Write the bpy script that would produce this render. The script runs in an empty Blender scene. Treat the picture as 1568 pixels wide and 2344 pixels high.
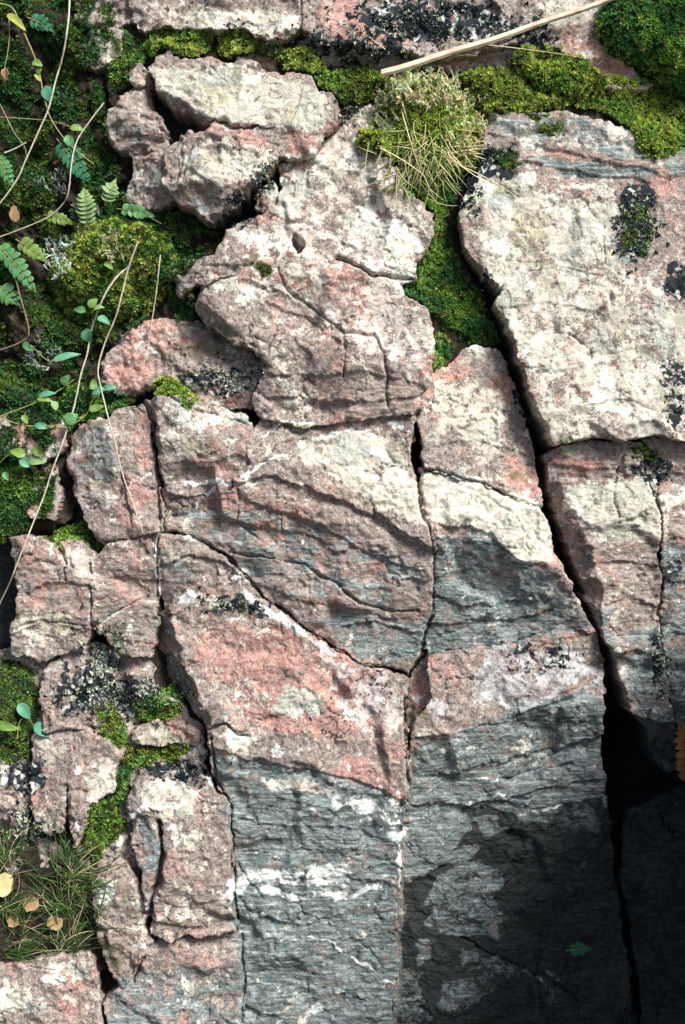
import bpy, math, random
import numpy as np
from mathutils import Vector
sc = bpy.context.scene
random.seed(5); RNG = np.random.default_rng(11)
R = math.radians
# ------------------------------------------------------------------ frame of the rock face
S = 1.2 / 1568.0            # metres per traced pixel on the mean rock plane
TILT = R(22)                # the face leans back from the vertical
ZC = 1.55                   # height of the middle of the picture above the ground
DIST = 2.49                 # camera to mean plane
UU = np.array([1.0, 0, 0]); VV = np.array([0, math.sin(TILT), math.cos(TILT)]); WW = np.array([0, -math.cos(TILT), math.sin(TILT)])
ORG = np.array([0, 0, ZC])
# ------------------------------------------------------------------ camera, sky, sun, exposure
cam = bpy.data.cameras.new('camera'); co = bpy.data.objects.new('camera', cam); sc.collection.objects.link(co)
cam.sensor_fit = 'VERTICAL'; cam.sensor_height = 36; cam.lens = 18 / (1172 * S / DIST); cam.clip_start = .05; cam.clip_end = 500
co.location = ORG + WW * DIST
co.rotation_euler = Vector(-WW).to_track_quat('-Z', 'Y').to_euler()
sc.camera = co
SUN_EL, SUN_AZ = R(54), R(124)        # azimuth from +Y towards +X: up, right and in front of the face
sd = Vector((math.sin(SUN_AZ) * math.cos(SUN_EL), math.cos(SUN_AZ) * math.cos(SUN_EL), math.sin(SUN_EL)))
w = bpy.data.worlds.new('World'); sc.world = w; w.use_nodes = True
sky = w.node_tree.nodes.new('ShaderNodeTexSky'); sky.sky_type = 'NISHITA'; sky.sun_disc = False
sky.sun_elevation = SUN_EL; sky.sun_rotation = SUN_AZ; sky.dust_density = 3.0; sky.air_density = 1.0
w.node_tree.links.new(sky.outputs[0], w.node_tree.nodes['Background'].inputs[0]); w.node_tree.nodes['Background'].inputs[1].default_value = .07
sl = bpy.data.lights.new('sun', 'SUN'); sl.energy = 3.8; sl.angle = R(20); sl.color = (.985, 1, .925)
so = bpy.data.objects.new('sun', sl); sc.collection.objects.link(so); so.rotation_euler = sd.to_track_quat('Z', 'Y').to_euler(); so.location = (2, -4, 6)
sc.view_settings.view_transform = 'Standard'; sc.view_settings.look = 'None'; sc.view_settings.gamma = 1; sc.view_settings.exposure = 0.8
sc.render.engine = 'CYCLES'

def P2W(px, py, h, k=None):
    px = np.asarray(px, float); py = np.asarray(py, float); h = np.asarray(h, float)
    if k is None: k = 1 - h * S / DIST
    u = (px - 784) * S * k; v = (1172 - py) * S * k; ww = h * S
    return ORG + u[..., None] * UU + v[..., None] * VV + ww[..., None] * WW
# ------------------------------------------------------------------ noise
PERM = RNG.permutation(256); PERM = np.concatenate([PERM, PERM, PERM])
ANG = RNG.random(256) * 2 * np.pi; GX, GY = np.cos(ANG), np.sin(ANG)
def perlin(x, y):
    xi = np.floor(x).astype(int); yi = np.floor(y).astype(int); xf = x - xi; yf = y - yi; xi &= 255; yi &= 255
    def g(ix, iy, fx, fy):
        q = PERM[PERM[ix & 255] + (iy & 255)]
        return GX[q] * fx + GY[q] * fy
    u = xf * xf * xf * (xf * (xf * 6 - 15) + 10); v = yf * yf * yf * (yf * (yf * 6 - 15) + 10)
    a = g(xi, yi, xf, yf); b = g(xi + 1, yi, xf - 1, yf); c = g(xi, yi + 1, xf, yf - 1); d = g(xi + 1, yi + 1, xf - 1, yf - 1)
    return ((a + (b - a) * u) * (1 - v) + (c + (d - c) * u) * v) * 1.5
def fbm(x, y, wl, oc=4, gain=.5, off=0.0):
    t = 0; a = 1.0; f = 1.0 / wl
    for i in range(oc):
        t = t + a * perlin(x * f + off + 13.7 * i, y * f - off + 7.3 * i); a *= gain; f *= 2.03
    return t
def sstep(a, b, x):
    t = np.clip((x - a) / (b - a), 0, 1); return t * t * (3 - 2 * t)
# ------------------------------------------------------------------ global grid in traced pixels
G = 2.6
X0, Y0, X1, Y1 = -330, -270, 1930, 2660
gx = np.arange(X0, X1, G); gy = np.arange(Y0, Y1, G); NX, NY = len(gx), len(gy)
X, Y = np.meshgrid(gx, gy)
WX = fbm(X, Y, 70, 3, .55, 3.1) * 9 + fbm(X, Y, 14, 2, .6, 5.5) * 2.6
WY = fbm(X, Y, 70, 3, .55, 9.7) * 9 + fbm(X, Y, 14, 2, .6, 1.5) * 2.6
XW, YW = X + WX, Y + WY
HMAP = np.full(X.shape, -95.0)
def polydist(x, y, pts, closed=False):
    pts = np.asarray(pts, float); n = len(pts); best = np.full(x.shape, 1e18); sgn = np.zeros(x.shape); over = np.zeros(x.shape)
    for i in range(n if closed else n - 1):
        ax, ay = pts[i]; bx, by = pts[(i + 1) % n]; dx, dy = bx - ax, by - ay; L2 = dx * dx + dy * dy + 1e-9
        t = ((x - ax) * dx + (y - ay) * dy) / L2; tc = np.clip(t, 0, 1)
        d2 = (x - ax - tc * dx) ** 2 + (y - ay - tc * dy) ** 2
        m = d2 < best; best = np.where(m, d2, best)
        sgn = np.where(m, (dx * (y - ay) - dy * (x - ax)) / math.sqrt(L2), sgn)
        o = np.zeros(x.shape)
        if i == 0: o = np.maximum(o, np.maximum(-t, 0) * math.sqrt(L2))
        if i == n - 2: o = np.maximum(o, np.maximum(t - 1, 0) * math.sqrt(L2))
        over = np.where(m, o, over)
    return np.sqrt(best), sgn, over
def inside(x, y, pts):
    pts = np.asarray(pts, float); r = np.zeros(x.shape, bool); n = len(pts)
    for i in range(n):
        ax, ay = pts[i]; bx, by = pts[(i + 1) % n]
        if ay == by: continue
        c = ((ay > y) != (by > y)) & (x < (bx - ax) * (y - ay) / (by - ay) + ax); r ^= c
    return r
def box_slice(pts, m):
    p = np.asarray(pts, float)
    i0 = max(0, int((p[:, 0].min() - m - X0) / G)); i1 = min(NX, int((p[:, 0].max() + m - X0) / G) + 2)
    j0 = max(0, int((p[:, 1].min() - m - Y0) / G)); j1 = min(NY, int((p[:, 1].max() + m - Y0) / G) + 2)
    return slice(j0, j1), slice(i0, i1)
# ------------------------------------------------------------------ relief shared by every block
NBIG = fbm(X, Y, 170, 3, .5, 2.2); NMID = fbm(X, Y, 46, 3, .55, 4.4); NFIN = fbm(X, Y, 13, 2, .6, 6.6)
NRID = (1 - np.abs(fbm(X, Y, 60, 3, .6, 8.1)) * 1.6)
def facets(cell, seed, slp=.16, off=.045):
    r = np.random.default_rng(seed); nx = int((X1 - X0) / cell) + 6; ny = int((Y1 - Y0) / cell * 1.25) + 6
    jx = r.random((ny, nx)); jy = r.random((ny, nx)); sx = r.normal(0, slp, (ny, nx)); sy = r.normal(0, slp, (ny, nx)); b = r.normal(0, off * cell, (ny, nx))
    x = (X + WX * 1.6 - X0) / cell + 2; y = (Y + WY * 1.6 - Y0) / cell * 1.25 + 2; y = np.clip(y, 1, ny - 3)
    ix = np.floor(x).astype(int); iy = np.floor(y).astype(int); best = np.full(X.shape, 9e9); out = np.zeros(X.shape)
    for dj in (-1, 0, 1):
        for di in (-1, 0, 1):
            a, c = np.clip(iy + dj, 0, ny - 1), np.clip(ix + di, 0, nx - 1); px = ix + di + jx[a, c]; py = iy + dj + jy[a, c]
            d = (x - px) ** 2 + (y - py) ** 2; m = d < best; best = np.where(m, d, best)
            out = np.where(m, b[a, c] + cell * (sx[a, c] * (x - px) + sy[a, c] * (y - py)), out)
    return out
def blur(a, r):
    for ax in (0, 1):
        p = np.pad(a, [(r, r) if i == ax else (0, 0) for i in (0, 1)], mode='edge'); c = np.cumsum(p, ax); c = np.insert(c, 0, 0, ax)
        n = a.shape[ax]; a = (np.take(c, np.arange(2 * r + 1, 2 * r + 1 + n), ax) - np.take(c, np.arange(0, n), ax)) / (2 * r + 1)
    return a
FAC = blur(facets(170, 2, .10, .006), 3) + blur(.6 * facets(74, 3, .12, .012), 1) + .4 * facets(33, 4, .15, .035)
# ------------------------------------------------------------------ painted masks: what grows on and runs through the rock
CH = {c: i for i, c in enumerate('LRDWKGCF')}
MASK = np.zeros(X.shape + (8,), np.float32)
MASK[..., CH['L']] = .25; MASK[..., CH['F']] = .15; MASK[..., CH['R']] = .34
def blob(ch, x, y, rx, ry, rot=0, val=.6):
    r_ = max(rx, ry) * 1.5; js, is_ = box_slice([(x, y)], r_)
    c, s = math.cos(R(rot)), math.sin(R(rot)); dx = XW[js, is_] - x; dy = YW[js, is_] - y
    q = np.sqrt(((dx * c + dy * s) / rx) ** 2 + ((-dx * s + dy * c) / ry) ** 2)
    f = 1 - sstep(.55, 1.25, q); m = MASK[js, is_, CH[ch]]; MASK[js, is_, CH[ch]] = m + (val - m) * f
def vein(ch, pts, wd, val=.9):
    js, is_ = box_slice(pts, wd * 4); d, _, _ = polydist(XW[js, is_], YW[js, is_], pts)
    wdv = wd * (.7 + .6 * np.clip(NMID[js, is_] + .5, 0, 1.3)); f = np.exp(-(d / wdv) ** 2); m = MASK[js, is_, CH[ch]]; f = f * np.clip(.85 + .8 * fbm(X[js, is_], Y[js, is_], 40, 3, .6, 93), .3, 1.05); MASK[js, is_, CH[ch]] = np.maximum(m, val * f)
def area(ch, pts, val, soft=14):
    js, is_ = box_slice(pts, soft * 2); x, y = XW[js, is_], YW[js, is_]; d, _, _ = polydist(x, y, pts, True)
    f = sstep(-soft, soft, np.where(inside(x, y, pts), d, -d)); m = MASK[js, is_, CH[ch]]; MASK[js, is_, CH[ch]] = m + (val - m) * f
# dark grey-green gneiss bands
area('D', [(480, 1720), (640, 1745), (790, 1775), (935, 1835), (912, 2000), (905, 2500), (550, 2500), (530, 2050), (520, 1830), (490, 1780)], .8, 16)
area('D', [(990, 1210), (1100, 1215), (1190, 1260), (1290, 1330), (1370, 1440), (1200, 1480), (985, 1500), (995, 1330)], .72, 20)
area('D', [(950, 1700), (1100, 1650), (1250, 1590), (1400, 1580), (1410, 2000), (1450, 2600), (900, 2600), (925, 1900)], .8, 22)
area('D', [(370, 1160), (560, 1130), (980, 1290), (970, 1440), (640, 1380), (480, 1260)], .46, 24)
area('D', [(700, 1420), (800, 1400), (990, 1420), (960, 1520), (900, 1535), (790, 1490)], .62, 18)
area('D', [(1110, 300), (1200, 320), (1420, 360), (1568, 400), (1900, 420), (1900, 330), (1300, 260), (1130, 255)], .62, 22)
area('D', [(1180, 360), (1330, 350), (1500, 385), (1480, 410), (1300, 400)], .8, 14)
area('D', [(1440, 1440), (1520, 1430), (1900, 1380), (1900, 1800), (1500, 1760), (1440, 1600)], .7, 20)
area('D', [(1520, 1240), (1900, 1200), (1900, 1500), (1520, 1500)], .6, 20)
area('D', [(240, 2230), (400, 2210), (545, 2200), (555, 2600), (240, 2600)], .58, 24)
area('D', [(300, 1860), (365, 1890), (365, 2010), (330, 2000)], .6, 12); area('D', [(158, 990), (260, 960), (270, 1100), (200, 1180), (158, 1080)], .5, 20)
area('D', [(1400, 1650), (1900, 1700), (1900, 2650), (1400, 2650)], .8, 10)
blob('D', 620, 1860, 120, 60, 10, .75); blob('D', 1000, 1440, 40, 60, 0, .8); blob('D', 560, 1300, 60, 24, 10, .5); blob('D', 400, 1290, 60, 36, 0, .45)
blob('D', 440, 470, 70, 26, 15, .45); blob('D', 290, 310, 46, 40, 0, .45); blob('D', 1420, 560, 60, 80, 0, .4)
# red and pink iron-stained rock
for a in [(690, 1560, 250, 110, 25, .78), (520, 1500, 80, 60, 0, .85), (620, 1630, 120, 40, 20, .85), (840, 1790, 90, 36, 30, .75), (1380, 120, 90, 90, 0, 1.0), (1340, 70, 60, 40, 0, .9), (1010, 840, 60, 40, 0, .9), (1150, 890, 40, 40, 0, .75),
          (1200, 1090, 70, 40, 20, .85), (1320, 1050, 80, 36, 5, .75), (1270, 1250, 50, 40, 40, .9), (1250, 800, 80, 40, 0, .75), (370, 770, 90, 40, 10, .95), (300, 850, 60, 40, 0, .9), (330, 1000, 24, 70, 0, .7), (300, 1150, 50, 60, 0, .6),
          (110, 1290, 60, 60, 0, .6), (540, 415, 60, 22, 10, .85), (560, 320, 60, 40, 30, .6), (610, 450, 24, 34, 0, 1.0), (700, 370, 90, 16, -20, .8), (640, 470, 60, 50, 0, .7), (720, 620, 140, 60, 20, .68), (900, 560, 70, 60, 0, .62), (850, 720, 120, 60, 30, .58),
          (560, 640, 80, 40, 0, .55), (880, 80, 70, 40, 0, .85), (1000, 40, 50, 40, 0, .7), (790, 50, 60, 60, 0, .7), (690, 335, 40, 24, 0, .8), (1060, 140, 60, 20, 0, .6), (1340, 330, 130, 40, 12, .6), (1520, 420, 60, 40, 0, .7), (960, 1590, 26, 50, 0, 1.0),
          (600, 1180, 140, 50, 10, .62), (760, 1270, 160, 50, 20, .58), (470, 1040, 80, 60, 0, .5), (1080, 1520, 120, 30, -5, .65), (1040, 1610, 60, 60, 0, .65), (420, 1660, 40, 50, 0, .75), (80, 980, 70, 50, 0, .9), (1000, 960, 40, 60, 0, .5), (1490, 870, 60, 30, 0, .6),
          (1340, 1330, 40, 60, 50, .55), (430, 2110, 70, 60, 0, .55), (390, 1990, 60, 40, 0, .5), (170, 2280, 50, 60, 0, .6), (1330, 1440, 40, 30, 0, .8), (180, 200, 40, 30, 0, .8), (60, 1160, 60, 30, 0, .8), (100, 1820, 40, 60, 0, .6), (260, 1660, 60, 40, 0, .5), (480, 960, 60, 20, 15, .7)]:
    blob('R', *a)
area('R', [(480, 1740), (935, 1845), (905, 2600), (550, 2600)], .08, 20); area('R', [(950, 1720), (1400, 1650), (1430, 2600), (900, 2600)], .1, 30); area('R', [(1000, 1230), (1280, 1330), (1340, 1440), (990, 1490)], .12, 18)
# pale cream and grey crust lichen
area('L', [(345, 150), (520, 145), (720, 200), (770, 240), (740, 300), (640, 300), (480, 270), (360, 200)], .78, 12)
for a in [(500, 370, 110, 60, 0, .68), (590, 360, 40, 26, 0, .8), (720, 470, 120, 100, 30, .7), (880, 430, 60, 60, 0, .62), (640, 560, 60, 50, 0, .62), (760, 680, 160, 50, 30, .66), (960, 780, 40, 60, 0, .7), (560, 650, 80, 40, 0, .55), (1200, 480, 140, 90, 30, .8),
          (1260, 650, 150, 120, 40, .82), (1330, 800, 150, 100, 0, .66), (1280, 960, 70, 60, 50, .72), (1420, 700, 120, 120, 0, .62), (1460, 960, 80, 50, 0, .62), (1180, 1190, 110, 60, 25, .95), (1060, 1110, 90, 26, 20, .85), (1210, 1260, 46, 40, 0, .9), (880, 1100, 80, 60, 40, .95),
          (790, 1040, 90, 36, -20, .85), (700, 1030, 80, 30, -20, .6), (1060, 920, 60, 60, 0, .8), (1110, 1020, 50, 40, 0, .6), (1380, 1160, 90, 40, 10, .8), (1480, 1180, 60, 60, 0, .7), (480, 950, 110, 26, 10, .66), (420, 990, 50, 60, 0, .5), (680, 1610, 60, 40, 0, .65),
          (760, 1530, 70, 30, 25, .55), (670, 1800, 80, 18, 5, .75), (390, 1830, 70, 50, 0, .72), (430, 1920, 50, 40, 0, .62), (540, 1690, 40, 20, 20, .9), (230, 1010, 60, 50, 0, .5), (230, 105, 40, 36, 0, .7), (560, 50, 120, 40, 0, .72), (470, 50, 50, 40, 0, .6),
          (120, 1440, 80, 50, 0, .5), (180, 1290, 36, 36, 0, .6), (360, 1690, 54, 18, 0, .95), (230, 1790, 40, 60, 0, .8), (110, 1720, 40, 40, 0, .6), (150, 2230, 60, 24, 0, .7), (40, 2280, 40, 40, 0, .7), (620, 560, 90, 30, 20, .55), (1290, 20, 60, 40, 0, .8), (820, 270, 34, 28, 0, .8)]:
    blob('L', *a)
area('L', [(480, 1745), (935, 1845), (905, 2600), (550, 2600)], .12, 20); area('L', [(940, 1730), (1400, 1600), (1430, 2600), (900, 2600)], .06, 30); area('L', [(380, 1240), (560, 1330), (800, 1500), (960, 1500), (990, 1290), (800, 1200), (560, 1150)], .06, 24)
area('L', [(1000, 1250), (1190, 1290), (1340, 1440), (990, 1490)], .12, 14); area('L', [(1000, 1640), (1400, 1560), (1410, 1750), (950, 1750)], .2, 30)
blob('L', 670, 1800, 80, 14, 5, .8)
# white quartz and chalky crust
for p, wd in [([(533, 2040), (620, 2020), (700, 2012), (790, 2010)], 24), ([(600, 2048), (650, 2066), (740, 2058), (800, 2060), (880, 2020), (905, 2040)], 10), ([(784, 1822), (840, 1850), (880, 1880), (908, 1905)], 22), ([(560, 1085), (640, 1045), (720, 1005), (800, 985), (920, 975)], 4),
              ([(610, 1000), (630, 965), (720, 965)], 5), ([(540, 1322), (575, 1375), (640, 1420), (700, 1455), (770, 1500)], 9), ([(365, 1112), (440, 1108), (535, 1100)], 6), ([(420, 1218), (470, 1250)], 5), ([(440, 1160), (450, 1130), (490, 1120)], 4), ([(300, 1870), (340, 1850), (400, 1850)], 9),
              ([(284, 1390), (225, 1430)], 3), ([(205, 1360), (206, 1425)], 3), ([(355, 1230), (360, 1360)], 3), ([(475, 1760), (482, 1800)], 4), ([(1088, 1790), (1150, 1797)], 4), ([(1060, 1855), (1090, 1845), (1160, 1830)], 3), ([(1210, 1870), (1300, 1860)], 4), ([(1325, 2085), (1348, 2130)], 3), ([(1218, 2160), (1232, 2240), (1240, 2344)], 3),
              ([(1120, 2210), (1150, 2215)], 3), ([(1370, 1940), (1360, 1960), (1390, 1950)], 6), ([(1430, 2030), (1440, 2060)], 6), ([(914, 1880), (915, 2030)], 4), ([(960, 1850), (985, 1860)], 4), ([(700, 2150), (770, 2175), (900, 2260)], 3)]:
    vein('W', p, wd, 1.05)
for a in [(640, 1720, 20, 14, 0, .75), (800, 1640, 26, 14, 0, .8), (430, 1370, 40, 16, -25, .7), (545, 1690, 26, 10, 20, .95), (1420, 940, 26, 14, 0, 1), (1090, 790, 14, 7, 0, 1), (720, 2320, 14, 12, 0, 1.1), (240, 2040, 26, 30, 10, .95), (55, 1920, 26, 26, 0, .8), (5, 1780, 12, 24, 0, 1), (125, 2245, 30, 12, 0, .85), (5, 2290, 10, 22, 0, .9),
          (780, 2280, 24, 9, 0, .7), (275, 1930, 14, 26, 0, .8), (320, 2160, 20, 14, 0, .6), (1310, 2045, 8, 8, 0, .9), (1196, 1872, 16, 6, 0, .9), (180, 1760, 12, 8, 0, .8), (230, 1580, 24, 30, 0, .5), (530, 800, 20, 10, 0, .5), (545, 880, 22, 20, 0, .6), (1110, 40, 16, 12, 0, .9), (880, 20, 20, 20, 0, .5)]:
    blob('W', *a)
# black leafy lichen
for a in [(930, 50, 150, 60, 0, .62), (1080, 50, 110, 50, 0, .64), (700, 100, 80, 30, 0, .5), (860, 115, 120, 20, 5, .6), (1220, 85, 50, 50, 0, .6), (1460, 460, 50, 50, 0, .75), (1450, 540, 46, 70, 0, .66), (1140, 370, 60, 40, 0, .7), (1060, 410, 30, 60, 0, .65), (1550, 640, 40, 60, 0, .6), (220, 1560, 60, 80, 20, .6), (300, 1600, 100, 50, 0, .62),
          (400, 1770, 90, 24, 0, .66), (560, 1385, 70, 20, 20, .55), (530, 1380, 60, 20, 0, .5), (540, 470, 40, 40, 0, .55), (600, 420, 30, 40, 0, .55), (790, 240, 30, 50, 0, .6), (500, 870, 90, 40, 0, .5), (1110, 650, 20, 30, 30, .6), (1500, 1070, 60, 40, 20, .52), (1540, 900, 40, 100, 0, .5), (560, 70, 60, 30, 0, .5), (440, 110, 200, 14, 5, .5), (1540, 1300, 40, 60, 0, .5),
          (1500, 1500, 16, 80, 0, .6), (1190, 900, 20, 90, -15, .5), (60, 1780, 60, 60, 0, .55), (60, 1900, 60, 40, 0, .5), (860, 1590, 60, 60, 0, .34), (1230, 1510, 120, 40, 0, .36), (740, 1640, 80, 60, 0, .3), (160, 1580, 50, 60, 0, .55)]:
    blob('K', *a)
# green algae film
for a in [(560, 1390, 60, 24, 0, .6), (520, 770, 60, 40, 0, .55), (1040, 260, 60, 40, 0, .5), (1220, 560, 60, 30, 0, .4), (240, 1500, 50, 60, 0, .6), (1200, 1090, 40, 20, 0, .6), (60, 1540, 40, 24, 0, .8), (270, 2060, 50, 70, 0, .5), (260, 2180, 40, 50, 0, .55), (470, 800, 90, 30, 0, .5), (1270, 280, 50, 40, 0, .6), (930, 1540, 40, 20, 0, .5), (960, 1640, 30, 30, 0, .6), (1180, 520, 40, 30, 0, .4), (50, 1410, 16, 14, 0, .7), (560, 1790, 60, 40, 0, .3), (830, 1850, 90, 40, 0, .3)]:
    blob('G', *a)
# dark mineral coating, lowest right face, flaked in grey islands; strengthened as painted shade
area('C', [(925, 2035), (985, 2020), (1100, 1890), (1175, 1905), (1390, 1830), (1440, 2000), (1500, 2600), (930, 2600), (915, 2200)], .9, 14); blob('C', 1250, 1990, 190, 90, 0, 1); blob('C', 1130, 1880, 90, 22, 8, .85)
area('C', [(1400, 1640), (1900, 1700), (1900, 2650), (1430, 2650)], 1.4, 16)  # hollow wall blackened all over: its shade painted into the colour
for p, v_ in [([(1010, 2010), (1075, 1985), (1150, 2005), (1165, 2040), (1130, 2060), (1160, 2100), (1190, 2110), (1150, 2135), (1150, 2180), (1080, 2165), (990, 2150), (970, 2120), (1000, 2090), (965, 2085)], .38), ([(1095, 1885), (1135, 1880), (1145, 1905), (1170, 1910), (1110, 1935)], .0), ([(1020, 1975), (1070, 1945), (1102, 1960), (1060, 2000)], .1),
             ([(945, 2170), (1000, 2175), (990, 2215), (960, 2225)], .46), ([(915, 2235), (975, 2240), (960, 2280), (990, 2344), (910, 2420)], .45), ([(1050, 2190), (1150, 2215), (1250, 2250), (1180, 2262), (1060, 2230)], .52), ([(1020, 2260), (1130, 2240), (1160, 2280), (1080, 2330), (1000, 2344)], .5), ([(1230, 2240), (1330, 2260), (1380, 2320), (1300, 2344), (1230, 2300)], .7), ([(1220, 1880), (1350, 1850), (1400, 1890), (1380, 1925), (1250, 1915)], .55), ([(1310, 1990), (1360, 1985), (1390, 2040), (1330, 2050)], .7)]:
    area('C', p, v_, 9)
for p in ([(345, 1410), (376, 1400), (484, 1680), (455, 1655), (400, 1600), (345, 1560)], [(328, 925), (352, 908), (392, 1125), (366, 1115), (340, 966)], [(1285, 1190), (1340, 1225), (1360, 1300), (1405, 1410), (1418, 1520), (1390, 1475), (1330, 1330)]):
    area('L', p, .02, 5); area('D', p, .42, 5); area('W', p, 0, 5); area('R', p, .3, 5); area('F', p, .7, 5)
# foliated, finely ledged faces
for p in [[(990, 1220), (1380, 1440), (1380, 1480), (980, 1490)], [(950, 1680), (1400, 1600), (1420, 2600), (900, 2600)], [(480, 1750), (930, 1850), (905, 2600), (550, 2600)], [(360, 1140), (560, 1110), (980, 1270), (980, 1500), (800, 1500), (560, 1300), (370, 1220)], [(20, 1280), (360, 1250), (350, 1500), (20, 1500)], [(370, 960), (570, 1000), (560, 1100), (370, 1120)], [(340, 2000), (530, 2000), (540, 2140), (340, 2140)], [(1280, 1030), (1900, 1010), (1900, 1760), (1440, 1740), (1290, 1200)], [(1120, 260), (1900, 330), (1900, 420), (1180, 380)], [(250, 240), (380, 250), (370, 440), (260, 330)], [(780, 850), (960, 860), (940, 960), (780, 960)]]:
    area('F', p, .95, 26)
def cells(cell, seed, wp=1.5):
    r = np.random.default_rng(seed); nx = int((X1 - X0) / cell) + 8; ny = int((Y1 - Y0) / cell) + 8; jx = r.random((ny, nx)); jy = r.random((ny, nx)); rv = r.random((ny, nx)).astype(np.float32)
    x = (X + WX * wp - X0) / cell + 3; y = (Y + WY * wp - Y0) / cell + 3; ix = np.floor(x).astype(int); iy = np.floor(y).astype(int); b1 = np.full(X.shape, 9e9); b2 = np.full(X.shape, 9e9); out = np.zeros(X.shape, np.float32)
    for dj in (-1, 0, 1):
        for di in (-1, 0, 1):
            a, c = np.clip(iy + dj, 0, ny - 1), np.clip(ix + di, 0, nx - 1); d = np.hypot(x - ix - di - jx[a, c], y - iy - dj - jy[a, c]); m = d < b1
            b2 = np.where(m, b1, np.minimum(b2, d)); out = np.where(m, rv[a, c], out); b1 = np.where(m, d, b1)
    return out, b2 - b1
PAL = np.array([(.63, .57, .46), (.72, .68, .61), (.76, .73, .67), (.42, .39, .26), (.45, .46, .39), (.62, .47, .43), (.40, .43, .42), (.60, .56, .48), (.54, .49, .40), (.64, .52, .47)], np.float32)
ca, ea = cells(58, 101); cb, eb = cells(23, 102, .9); cc, ec = cells(9.5, 103, .5)
LCOL = PAL[(ca * 9.999).astype(int)] * .62 + PAL[(cb * 9.999).astype(int)] * .38
LCOL = (LCOL - .5) * 1.2 + .53; LCOL = LCOL * .62 + .38 * LCOL.mean(-1, keepdims=True) * np.array([1.05, 1.0, .93]); LCOL = LCOL * (.88 + .24 * cc[..., None]); LEDGE = np.clip(1 - ea * 58 / 3.2, 0, 1) * .8 + np.clip(1 - eb * 23 / 2.4, 0, 1) * .5
def tint(pts, c, st, soft=14):
    js, is_ = box_slice(pts, soft * 2); x, y = XW[js, is_], YW[js, is_]; d, _, _ = polydist(x, y, pts, True)
    f = (sstep(-soft, soft, np.where(inside(x, y, pts), d, -d)) * st)[..., None]; LCOL[js, is_] = LCOL[js, is_] * (1 - f) + f * np.array(c) * (.75 + .5 * cc[js, is_][..., None])
area('L', [(975, 1090), (1060, 1105), (1160, 1150), (1240, 1180), (1275, 1270), (1230, 1290), (1180, 1270), (1130, 1230), (1060, 1200), (990, 1190)], .92, 8); tint([(975, 1090), (1060, 1105), (1160, 1150), (1240, 1180), (1275, 1270), (1230, 1290), (1180, 1270), (1130, 1230), (1060, 1200), (990, 1190)], (.70, .65, .56), .7)
area('L', [(700, 1010), (800, 985), (930, 1000), (940, 1090), (970, 1150), (975, 1210), (930, 1200), (860, 1150), (780, 1100), (690, 1060)], .80, 10); tint([(820, 1060), (930, 1080), (960, 1150), (880, 1140)], (.74, .69, .60), .8)
area('L', [(1000, 880), (1100, 870), (1150, 900), (1160, 960), (1100, 1000), (1000, 990)], .75, 10); tint([(1000, 880), (1100, 870), (1150, 900), (1160, 960), (1100, 1000), (1000, 990)], (.66, .60, .48), .6)
area('L', [(1070, 440), (1400, 400), (1420, 700), (1900, 700), (1900, 980), (1290, 1000), (1150, 700)], .66, 16); area('L', [(1300, 1110), (1500, 1090), (1510, 1250), (1380, 1250)], .75, 10); tint([(1300, 1110), (1500, 1090), (1510, 1250), (1380, 1250)], (.47, .46, .38), .7)
area('L', [(640, 380), (850, 260), (980, 500), (930, 690), (990, 780), (960, 860), (790, 780), (640, 600)], .58, 20); tint([(640, 520), (800, 500), (980, 760), (960, 860), (790, 780)], (.68, .57, .54), .6, 30)
area('R', [(985, 1500), (1250, 1480), (1380, 1460), (1390, 1560), (1200, 1640), (1000, 1660)], .42, 14); area('L', [(1100, 1500), (1330, 1470), (1370, 1540), (1200, 1640), (1080, 1600)], .60, 12); tint([(985, 1490), (1380, 1450), (1390, 1580), (1150, 1680), (980, 1660)], (.50, .48, .51), .85)
tint([(1470, 745), (1500, 725), (1545, 750), (1560, 800), (1520, 830), (1478, 800)], (.36, .43, .41), .6, 30); tint([(740, 1500), (900, 1550), (920, 1650), (860, 1700), (760, 1600)], (.56, .47, .48), .8, 20); area('L', [(740, 1500), (900, 1550), (920, 1650), (860, 1700), (760, 1600)], .58, 16)
tint([(970, 1010), (1050, 1010), (1060, 1070), (970, 1070)], (.36, .40, .40), .8); tint([(1180, 480), (1260, 480), (1260, 560), (1170, 560)], (.46, .43, .30), .8)
def mnoise(of): return fbm(X, Y, 120, 2, .6, of) * .55 + fbm(X, Y, 34, 4, .68, of + 5) * .75
for i_, am_ in enumerate([.46, .40, .36, .22, .30, .28, .22, .2]): MASK[..., i_] += (mnoise(21 + 3 * i_) * am_).astype(np.float32)
MASK[..., CH['R']] -= .12 * np.clip(MASK[..., CH['D']] - .4, 0, 1); LCOL = np.clip(LCOL, .02, .85).astype(np.float32); MASK = np.concatenate([MASK, LCOL, LEDGE[..., None].astype(np.float32)], -1)
MASK[..., CH['W']] += np.clip(fbm(X, Y, 22, 3, .6, 91) - .62, 0, 1) * 1.2
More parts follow.
